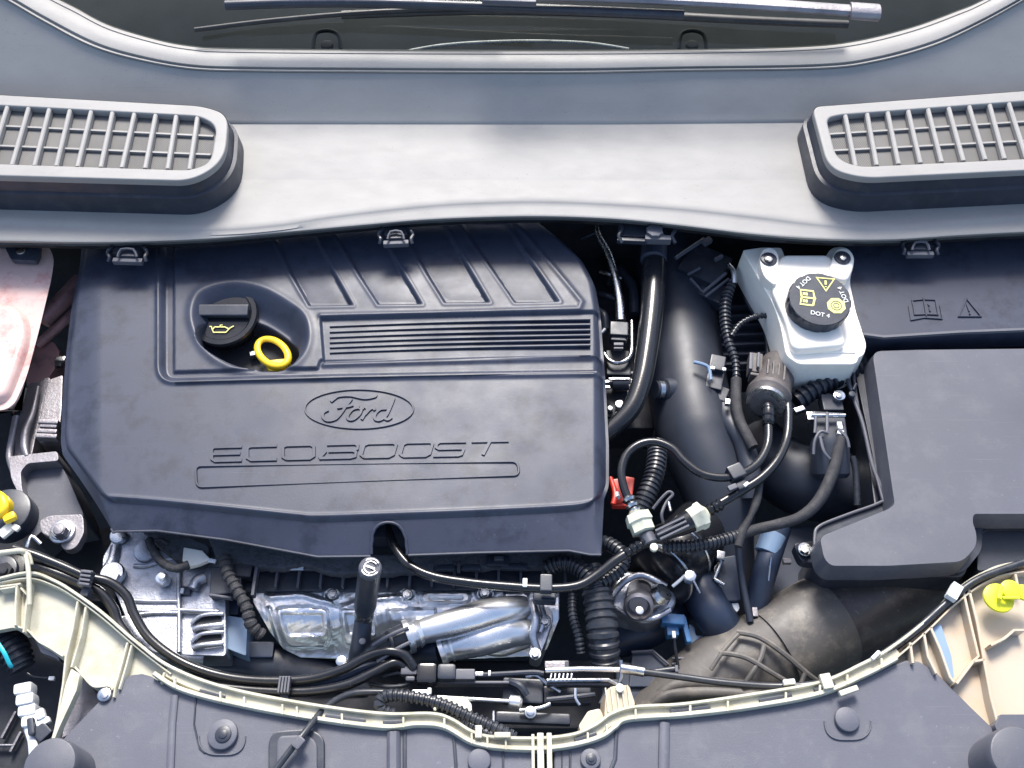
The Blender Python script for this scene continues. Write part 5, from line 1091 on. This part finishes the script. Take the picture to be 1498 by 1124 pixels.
hose('wiring_conduit', 'pale ribbed conduit curling at the front centre above the shield', 'conduit', [(575, 1045, -.03), (556, 1036, -.026), (562, 1020, -.024), (590, 1018, -.022), (640, 1028, -.022), (690, 1050, -.024), (730, 1068, -.026), (752, 1080, -.03)], 9.5, 'conduit', corr=(8, .25), seg=18)
hose('wiring_conduit', 'second ribbed conduit lying below the curled one', 'conduit', [(640, 1042, -.032), (670, 1052, -.028), (710, 1072, -.026), (740, 1086, -.028)], 8, 'conduit', corr=(7, .28), seg=16)
cg = thing('cream_bracket', 'cream plastic bracket with a half round cut behind the ribbed conduit', 'bracket', (665, 1030, -.05))
m = MB(); m.prism(rnd([(632, 1020), (680, 1019), (690, 1030), (690, 1042), (684, 1042), (676, 1034), (668, 1036), (664, 1042), (634, 1040)], 3, 3), -.036, -.05); m.build('plate', M['cream'], cg, bev=.0015)

# ================================================================== CARRIER (pale plastic) AND SHIELD
UPP = [(-200, 900), (-60, 862), (0, 846), (45, 838), (80, 850), (110, 868), (150, 897), (200, 940), (250, 976), (330, 1006), (450, 1030), (560, 1044), (630, 1044), (660, 1052), (690, 1070), (720, 1078), (788, 1080), (840, 1074), (872, 1060), (895, 1044), (930, 1034), (1000, 1030), (1100, 1016), (1200, 998), (1260, 972), (1300, 950), (1350, 912), (1395, 868), (1440, 838), (1498, 822), (1700, 800)]
LOWF = [(225, 988), (262, 1010), (330, 1029), (450, 1052), (560, 1066), (610, 1062), (650, 1066), (690, 1088), (730, 1096), (788, 1098), (840, 1092), (880, 1080), (900, 1066), (920, 1054), (1000, 1048), (1100, 1036), (1200, 1017), (1270, 988), (1312, 966)]
ca = thing('front_carrier', 'pale beige plastic front carrier curving across the bottom of the bay', 'front carrier', (750, 1060, -.06))
U3 = [Vector(P(x, y, 0)) for x, y in catmull([(p[0], p[1]) for p in UPP], 8)]
upx = catmull(UPP, 8)
def strip(pts, prof, z, name, mt, parent, label=None):
    q = [P(x, y, z) for x, y in pts]; m = MB(); m.sweep(q, prof, up=Vector((0, 0, 1))); return m.build(name, M[mt], parent, label=label)
# up-standing thin lip, gutter and flange
strip(upx, [(-.0016, -.030), (.0016, -.030), (.0016, .0), (.0010, .0012), (-.0010, .0012), (-.0016, 0)], -.012, 'rear_lip', 'beige', ca)
mid = [(x, y + 9) for x, y in upx if 236 < x < 1316]
strip(mid, [(-.0040, -.012), (.0055, -.012), (.0055, -.002), (.0045, 0), (-.0040, 0)], -.0165, 'gutter', 'beige', ca)
lf = catmull(LOWF, 8)
strip([(x, y - 3) for x, y in lf], [(-.0022, -.012), (.0022, -.012), (.0022, .0), (.0014, .0012), (-.0014, .0012), (-.0022, 0)], -.0115, 'front_lip', 'beige', ca)
for x in (255, 322, 357, 413, 434, 500, 590, 650, 690, 713, 740, 860, 888, 930, 1010, 1065, 1150, 1200, 1240, 1290):
    y = float(np.interp(x, [p[0] for p in lf], [p[1] for p in lf])); bx(ca, 'joint_tab', [(x, y - 8, -.0095, 3.2, 15, 8, (x - 780) * .025)], 'beige', .0006)
for x, w_ in ((290, 40), (475, 60), (560, 30), (840, 34), (980, 60), (1110, 50), (1190, 34)):
    y = float(np.interp(x, [p[0] for p in lf], [p[1] for p in lf])); y2 = float(np.interp(x + w_, [p[0] for p in lf], [p[1] for p in lf])); bx(ca, 'clip_slot', [(x + w_ / 2, (y + y2) / 2 - 9, -.0140, w_, 6, 4, math.degrees(math.atan2(y2 - y, w_)))], 'black', .0008)
for x, y, w_, h_, a_ in ((1210, 996, 16, 22, -10), (1242, 1010, 30, 8, -18), (735, 1075, 24, 8, 0), (700, 1070, 10, 18, 0)):
    bx(ca, 'tab', [(x, y, -.006, w_, h_, 8, a_)], 'beige', .001)
bx(ca, 'centre_post', [(791, 1108, -.006, 10, 70, 10, 0), (804, 1108, -.009, 8, 70, 10, 0), (780, 1110, -.010, 5, 70, 10, 0)], 'beige', .001)
m = MB(); m.prism(rnd([(886, 1010), (895, 1004), (920, 1002), (930, 1032), (905, 1042), (884, 1050)], 5, 3), -.022, -.06, .002); m.build('centre_boss', M['beige2'], ca, bev=.003)
for k in range(5): bx(ca, 'boss_rib', [(888 + k * 8, 1024 - k, -.019, 2.4, 36, 6, -4)], 'beige', .0006)
m = MB(); m.disc(907, 1006, -.016, 6, 6, 16); m.build('boss_pin', M['white'], ca)
plate(ca, 'boss_foot', [(846, 1062), (860, 1040), (878, 1036), (884, 1050), (872, 1064), (850, 1072)], -.026, -.05, 'beige2', r=4)
# left wing
m = MB(); lw = [(-200, 915), (0, 851), (42, 845), (78, 856), (108, 874), (148, 903), (198, 946), (248, 984), (262, 1000), (262, 1014), (225, 1000), (188, 1010), (165, 1030), (150, 1016), (128, 1000), (112, 972), (92, 966), (70, 948), (45, 930), (20, 918), (-200, 960)]
m.prism(rnd(lw, 4, 3), -.026, -.034); m.build('left_wing', M['beige'], ca, bev=.0015)
def rib(pts, w_=3.4, mt='beige', z=-.014, h=.016, name='wing_rib'):
    q = [P(x, y, z) for x, y in pts]; w2 = w_ * U(pts[0][0], pts[0][1], z) / 2; mm = MB(); mm.sweep(q, [(-w2, -h), (w2, -h), (w2, -.0006), (w2 * .6, 0), (-w2 * .6, 0), (-w2, -.0006)], up=Vector((0, 0, 1))); return mm.build(name, M[mt], ca)
for p in ([(44, 852), (38, 885), (34, 925)], [(24, 856), (22, 890), (22, 915)], [(113, 880), (106, 920), (96, 960), (92, 1000), (84, 1050), (76, 1088)], [(125, 888), (118, 930), (104, 976)], [(186, 940), (178, 970), (168, 1005), (166, 1020)], [(192, 944), (184, 975), (174, 1008)], [(240, 984), (236, 1000)], [(30, 860), (40, 872), (44, 852)], [(0, 862), (24, 858)], [(0, 858), (30, 854)]):
    rib(p)
for p in ([(-60, 866), (0, 852), (44, 846), (82, 858), (112, 876), (152, 906), (202, 949), (250, 986)],): rib(catmull(p, 6), 2.6)
for p in ([(22, 916), (40, 922), (56, 938), (70, 946), (92, 960)], [(108, 975), (118, 985), (136, 1004), (160, 1004), (166, 1016)]): rib(catmull(p, 5), 3.2, z=-.018)
plate(ca, 'strut', [(104, 978), (117, 986), (112, 1010), (86, 1066), (78, 1086), (74, 1084), (84, 1050), (96, 1000)], -.010, -.02, 'beige', r=3)
plate(ca, 'web', [(118, 990), (136, 1006), (150, 1030), (120, 1065), (90, 1080), (84, 1080), (112, 1012)], -.045, -.055, 'castgrey', r=3)
m = MB(); m.disc(152, 1016, -.014, 10, 5, 24); m.disc(152, 1016, -.012, 6, 4, 18); m.build('screw_eye', M['steel'], ca)
m = MB(); m.tube([(36, 810, -.004), (30, 806, 0), (10, 808, 0), (-20, 812, 0)], 4, sm=4); m.tube([(38, 812, .002), (42, 840, .002), (43, 885, -.004)], 3.6, sm=4); m.tube([(30, 806, -.002), (42, 812, -.004), (46, 826, -.006)], 3, sm=4); m.build('wire_stay', M['beige'], ca)
# right wing
m = MB(); rw_ = [(1700, 815), (1498, 832), (1444, 846), (1400, 876), (1356, 918), (1308, 956), (1296, 975), (1310, 984), (1340, 980), (1352, 990), (1385, 1010), (1440, 1056), (1470, 1085), (1498, 1085), (1700, 1100)]
m.prism(rnd(rw_, 4, 3), -.026, -.034); m.build('right_wing', M['beige2'], ca, bev=.0015)
def ribw(p, w_=4, z=-.012): return rib(p, w_, 'beige2', z)
for p in ([(1418, 862), (1430, 910), (1440, 965), (1450, 1020), (1466, 1080)], [(1410, 866), (1420, 910), (1432, 960), (1424, 968), (1400, 1000)], [(1352, 926), (1358, 960), (1370, 985)], [(1362, 918), (1376, 950), (1390, 990), (1396, 998)], [(1450, 944), (1470, 934), (1484, 922), (1498, 922)], [(1332, 940), (1336, 970)], [(1486, 840), (1490, 860)], [(1424, 968), (1440, 965)]): ribw(p)
m = MB(); m.prism(rnd([(1362, 920), (1376, 912), (1392, 960), (1396, 992), (1388, 992), (1372, 955)], 3, 3), -.018, -.03); m.build('recess_panel', M['paleblue'], ca, bev=.001, label='bluish smooth recessed panel')
ribw(catmull([(1312, 962), (1356, 924), (1400, 882), (1446, 850), (1500, 836), (1700, 818)], 6), 3)
plate(ca, 'lower_plate', [(1462, 1045), (1700, 1045), (1700, 1120), (1480, 1110), (1455, 1062)], -.010, -.03, 'box', r=4)
# lime clip
lm = thing('lime_clip', 'lime yellow push clip on the right beige wing of the carrier', 'clip', (1462, 870, -.01))
m = MB(); m.disc(1462, 874, -.002, 22, 5, 32); m.build('disc', M['lime'], lm); m = MB(); m.disc(1480, 862, .004, 15, 6, 28); m.disc(1498, 866, .002, 12, 5, 20); m.build('wing', M['lime'], lm)
bx(lm, 'bar', [(1464, 866, .006, 6, 22, 6, 20), (1480, 874, .006, 26, 4, 5, 0)], 'lime', .001)

# ---------------- shields
ls = thing('left_radiator_shield', 'grey black plastic shield at the bottom, left of the centre post', 'shield', (450, 1110, -.05))
lowl = [(x, y + 1) for x, y in lf if 252 < x < 786]
outl = [(776, 1300), (60, 1300), (84, 1094), (96, 1078), (140, 1032), (176, 998), (192, 988), (208, 986), (222, 990), (240, 1002)] + lowl + [(778, 1100)]
m = MB(); m.prism(outl, -.018, -.045, .001); m.build('panel', M['shield'], ls, bev=.002, seg=3)
rs = thing('right_radiator_shield', 'grey black plastic shield at the bottom, right of the centre post', 'shield', (1150, 1110, -.05))
lowr = [(x, y + 1) for x, y in lf if 812 < x < 1290]
outr = [(810, 1100)] + lowr + [(1306, 972), (1326, 966), (1345, 968), (1366, 980), (1420, 1034), (1474, 1086), (1510, 1300), (812, 1300)]
m = MB(); m.prism(outr, -.018, -.045, .001); m.build('panel', M['shield'], rs, bev=.002, seg=3)
def groove(par, pts, w_, mt='black', h=.0012, name='groove'):
    q = [P(x, y, -.0178) for x, y in pts]; w2 = w_ * U(*pts[0], -.018) / 2; mm = MB(); mm.sweep(q, [(-w2, -.002), (-w2 * .8, h * .6), (-w2 * .4, h), (w2 * .4, h), (w2 * .8, h * .6), (w2, -.002)], up=Vector((0, 0, 1))); return mm.build(name, M[mt], par)
def boss(par, px, py, r, mt='shield', ringr=None, inner=True):
    mm = MB(); mm.disc(px, py, -.013, r, 6, 36, ch=.25); b_ = mm.build('boss', M[mt], par)
    if inner: mm = MB(); mm.disc(px + 1, py, -.0115, r * .55, 4, 24); mm.disc(px + 1, py, -.0105, r * .28, 4, 14); mm.build('screw', M['black'], b_)
    if ringr:
        q = rnd([(px - ringr, py - 60), (px + ringr, py - 60), (px + ringr, py + ringr * .9), (px - ringr, py + ringr * .9)], ringr * .8, 8); q = [p for p in q if p[1] > py - 22]
        i0 = max(range(len(q)), key=lambda i: math.hypot(q[i][0] - q[i - 1][0], q[i][1] - q[i - 1][1])); q = q[i0:] + q[:i0]
        groove(par, q, 3, 'shield', .0016, 'moulded_line')
groove(ls, [(256, 1018), (252, 1060), (248, 1160)], 13, 'shield', .003, 'moulded_ridge')
boss(ls, 325, 1074, 22, ringr=34)
groove(ls, [(287, 1020), (284, 1060), (292, 1095), (300, 1102)], 3, 'black')
groove(ls, [(576, 1072), (576, 1160)], 22, 'shield', .006, 'moulded_ridge'); groove(ls, [(592, 1070), (592, 1160)], 7, 'black')
groove(ls, [(664, 1082), (667, 1120), (666, 1160)], 6, 'black'); groove(ls, [(736, 1098), (736, 1160)], 4, 'black')
boss(ls, 701, 1112, 17, inner=False); boss(rs, 864, 1110, 15)
groove(rs, [(834, 1100), (834, 1125), (846, 1150)], 4, 'black'); groove(rs, [(902, 1068), (900, 1110), (884, 1150)], 7, 'black'); groove(rs, [(822, 1100), (822, 1160)], 2.5, 'black')
groove(rs, [(972, 1058), (970, 1160)], 18, 'shield', .004, 'moulded_ridge')
boss(rs, 1240, 1052, 18, inner=False, ringr=34)
m = MB(); m.prism(rnd([(400, 1070), (420, 1068), (455, 1066), (474, 1078), (474, 1200), (392, 1200), (392, 1085)], 16, 5), -.0120, -.02); m.build('recess_frame', M['black'], ls, bev=.002)
m = MB(); m.prism(rnd([(408, 1076), (450, 1074), (464, 1086), (464, 1200), (404, 1200), (404, 1088)], 12, 5), -.0095, -.015); m.build('recess_plate', M['box'], ls, bev=.003)
rr_ = random.Random(5)
for par, xr, in ((ls, (120, 770)), (rs, (850, 1400))):
    pass
for k, (cx, r_, lb) in enumerate(((72, 39, 'round black rubber bumper at the lower left corner'), (1492, 44, 'round black rubber bumper at the lower right corner'))):
    rb = thing('rubber_bumper', lb, 'bumper', (cx, 1130, -.02), 'round rubber bumpers on the carrier')
    c = P(cx, 1118 if k == 0 else 1106, .028); uu2 = U(cx, 1110, .028) * r_
    m = MB(); m.lathe(c - Vector((0, 0, .055)), c, [(0, uu2 * 1.02), (.045, uu2 * 1.0), (.052, uu2 * .98), (.0545, uu2 * .93), (.055, uu2 * .88)], 56); m.build('cap', M['box'], rb)
    m = MB(); m.lathe(c - Vector((0, 0, .07)), c - Vector((0, 0, .05)), [(0, uu2 * 1.25), (.008, uu2 * 1.25), (.011, uu2 * 1.1), (.02, uu2 * 1.05)], 40); m.build('collar', M['seal'], rb)
# ================================================================== LEFT SIDE
tk = thing('coolant_tank', 'pink tinted translucent coolant expansion tank at the left edge', 'tank', (20, 480, -.08))
m = MB(); tkp = [(-200, 350), (55, 352), (70, 358), (79, 378), (76, 405), (58, 480), (38, 555), (22, 590), (8, 600), (-200, 610)]
m.prism(rnd(tkp, [4, 6, 10, 10, 20, 20, 20, 12, 8, 4], 4), -.004, -.050, -.028); m.build('shell', M['tank'], tk, bev=.007, seg=4)
m = MB(); sm_ = catmull([(52, 356), (68, 362), (76, 380), (72, 405), (56, 476), (38, 545), (24, 585), (8, 598)], 6); m.sweep([P(x, y, -.006) for x, y in sm_], [(-.0016, -.001), (-.0012, .0016), (.0012, .0016), (.0016, -.001)], up=Vector((0, 0, 1))); m.build('seam', M['tank'], tk)
m = MB(); m.prism(rnd([(-200, 448), (22, 446), (36, 470), (34, 500), (18, 545), (4, 580), (-200, 585)], 14, 5), .006, -.01, .006); m.build('front_chamber', M['tank'], tk, bev=.008, seg=4)
m = MB(); m.tube([(36, 478, -.002), (30, 520, -.002), (14, 560, -.002), (2, 585, -.004)], 7, sm=6, flat=.5, rads=[3, 6, 8, 4]); m.build('coolant_level', M['pink'], tk)
tbk = thing('tank_bracket', 'dark bracket with a pale round hole over the coolant tank', 'bracket', (32, 367, .0))
plate(tbk, 'plate', [(-30, 340), (60, 340), (57, 372), (52, 382), (16, 380), (12, 372), (4, 358), (-30, 356)], .008, .0, 'black', r=3)
m = MB(); m.disc(30, 366, .0095, 7, 3, 20); m.build('stud', M['steel'], tbk)
rm = thing('mount_arms', 'rose tinted metal arms between coolant tank and engine cover', 'engine mount', (80, 450, -.12))
part_tube(rm, 'arm', [(118, 412, -.075), (90, 442, -.07), (62, 470, -.07)], 13, 'rose', sm=4, seg=20); part_tube(rm, 'arm', [(110, 456, -.08), (84, 480, -.075), (54, 505, -.08)], 7, 'rose', sm=4, seg=16)
plate(rm, 'plate', [(48, 505), (78, 498), (88, 515), (80, 540), (66, 560), (40, 566), (34, 545)], -.085, -.12, 'rose', r=5)
bx(rm, 'stud', [(87, 524, -.06, 16, 9, 10, 0)], 'steel', .002); bx(rm, 'stud', [(84, 533, -.066, 10, 5, 8, 0)], 'steel', .001)
em_ = thing('engine_mount', 'dull cast metal engine mount bracket with steps at the left of the cover', 'engine mount', (60, 640, -.1))
plate(em_, 'upper_plate', [(42, 560), (58, 558), (66, 552), (74, 552), (66, 580), (52, 640), (46, 668), (20, 672), (24, 620)], -.052, -.10, 'castgrey', r=5, bev=.003)
plate(em_, 'right_step', [(70, 556), (92, 548), (90, 600), (86, 640), (58, 648), (52, 640), (60, 600)], -.046, -.10, 'castgrey', r=4, bev=.003)
for x, y, w_ in ((70, 616, 30), (68, 630, 30), (67, 637, 32), (70, 622, 26)): bx(em_, 'step', [(x, y, -.034 if y < 620 else -.036, w_, 7, 14, 3)], 'castgrey', .0016)
part_tube(em_, 'cast_ridge', [(56, 566, -.044), (48, 604, -.042), (38, 630, -.042), (36, 652, -.042), (40, 668, -.042)], 5, 'castgrey', sm=6, seg=12, rads=[3, 4, 6, 6, 4])
part_tube(em_, 'cast_ridge', [(24, 610, -.044), (18, 640, -.044), (14, 668, -.044), (20, 690, -.046)], 5, 'castgrey', sm=6, seg=12)
plate(em_, 'shoulder', [(12, 668), (46, 664), (84, 660), (86, 674), (40, 678), (30, 690), (32, 716), (42, 740), (36, 742), (16, 700)], -.040, -.08, 'castgrey', r=5, bev=.003)
cu2 = thing('control_unit', 'dark blue grey box in front of the engine mount', 'box', (80, 710, -.1))
plate(cu2, 'cover', [(34, 682), (42, 675), (84, 672), (100, 700), (122, 752), (122, 760), (70, 770), (46, 790), (40, 750)], -.056, -.12, 'box', r=5, bev=.003, seg=3)
mb_ = thing('mounting_tab', 'grey metal tab with large hex bolt left of the lower cover corner', 'bracket', (92, 778, -.06))
plate(mb_, 'tab', [(56, 762), (72, 754), (119, 752), (122, 758), (123, 780), (112, 800), (102, 805), (92, 804), (86, 792), (60, 780)], -.044, -.056, 'castgrey', r=6, bev=.0015)
m = MB(); m.disc(90, 777, -.040, 19, 6, 40); m.disc(88, 775, -.037, 15, 5, 36); m.build('washer', M['steel'], mb_); m = MB(); m.hexa(85, 774, -.028, 11.5, 14); m.build('bolt', M['castgrey'], mb_, bev=.0008); m = MB(); m.disc(85, 774, -.0265, 8, 3, 24); m.build('bolt_face', M['castgrey'], mb_)
m = MB(); m.tube([(60, 796, -.05), (46, 785, -.046), (40, 800, -.046), (38, 815, -.05)], 3, sm=5, seg=8); m.build('wire_loop', M['steel'], mb_)
dk = thing('inner_wing', 'dark inner wing and rail below the engine mount', 'panel', (100, 850, -.2))
plate(dk, 'panel', [(40, 790), (170, 770), (170, 880), (120, 880), (40, 820)], -.11, -.2, 'dark', r=4)
plate(dk, 'rail', [(-200, 600), (30, 600), (44, 700), (44, 820), (-200, 830)], -.12, -.2, 'dark', r=4)
yc = thing('yellow_plug', 'yellow plug with white clip on a black round housing at the left edge', 'plug', (10, 750, -.03))
m = MB(); m.disc(6, 748, -.034, 38, 30, 48); m.build('round_housing', M['black'], yc)
m = MB(); m.tube([(-8, 722, -.006), (4, 730, -.002), (6, 745, -.002), (-6, 756, -.004)], 7, sm=5); m.disc(-4, 738, -.006, 18, 14, 32); m.build('plug', M['yellow'], yc)
bx(yc, 'latch', [(12, 755, -.002, 18, 13, 12, -30)], 'yellow', .003); bx(yc, 'white_clip', [(8, 775, -.012, 16, 22, 8, 40), (22, 771, -.010, 12, 9, 7, 30)], 'white', .002)
sf = thing('suspension_cap', 'dark ringed round cap behind the wire stay at the left edge', 'cap', (5, 830, -.04))
m = MB(); m.disc(2, 832, -.034, 34, 16, 48); m.build('outer_ring', M['seal'], sf); m = MB(); m.disc(0, 834, -.028, 24, 8, 40); m.build('inner_ring', M['black'], sf)
m = MB(); m.hexa(4, 834, -.022, 13, 8); m.disc(4, 834, -.019, 6, 5, 12); m.build('centre_nut', M['dark'], sf, bev=.001)
hl = thing('headlamp_wiring', 'dark corrugated hose with cyan stripe at the lower left edge', 'hose', (15, 960, -.08))
part_tube(hl, 'hose', [(-24, 915, -.07), (0, 930, -.062), (20, 952, -.06), (34, 978, -.066)], 24, 'conduit', sm=8, corr=(8, .16), seg=32, rads=[20, 24, 24, 18])
m = MB(); m.tube([(-4, 940, -.0300), (6, 955, -.0300), (14, 972, -.036), (18, 976, -.04)], 3, sm=4, seg=8, flat=.4); m.build('stripe', M['cyan'], hl)
wc = thing('white_connector', 'white stepped electrical connector with black lever near the left bumper', 'connector', (35, 1040, -.05))
for k, (x, y, w_, h_) in enumerate(((32, 1006, 26, 16), (35, 1022, 26, 16), (38, 1038, 26, 16), (42, 1054, 24, 16))): bx(wc, 'step', [(x, y, -.034 + (k % 2) * .002, w_, h_, 26, -12)], 'white_p', .003)
bx(wc, 'latch', [(58, 1044, -.028, 16, 12, 12, 60), (62, 1056, -.03, 10, 20, 10, 60)], 'white_p', .002); bx(wc, 'lever', [(44, 1062, -.026, 10, 26, 10, -20), (60, 1070, -.03, 24, 22, 14, 40)], 'black', .002)
part_tube(wc, 'cable', [(42, 1066, -.04), (48, 1085, -.036), (50, 1110, -.03)], 7, 'white_p', sm=4)
lb_ = thing('headlamp_housing', 'dark headlamp back panels in the lower left corner', 'panel', (30, 1060, -.14))
plate(lb_, 'panel', [(-200, 900), (20, 915), (92, 968), (108, 1000), (84, 1080), (100, 1300), (-200, 1300)], -.10, -.2, 'dark', r=4)
bx(lb_, 'fin', [(12, 1060, -.09, 4, 40, 10, 15), (22, 1085, -.09, 4, 30, 10, 15), (5, 1090, -.09, 30, 3, 8, 0)], 'castgrey', .001); bx(lb_, 'pin', [(75, 992, -.05, 9, 6, 6, 0)], 'white_p', .001); part_tube(lb_, 'wire', [(75, 992, -.055), (50, 990, -.06), (40, 985, -.06)], 2.2, 'gloss', sm=3)
m = MB(); m.prism(rnd([(50, 932), (62, 936), (80, 950), (88, 968), (80, 962), (60, 955)], 3, 3), -.036, -.05); m.build('clip_plate', M['castgrey'], lb_, bev=.001)
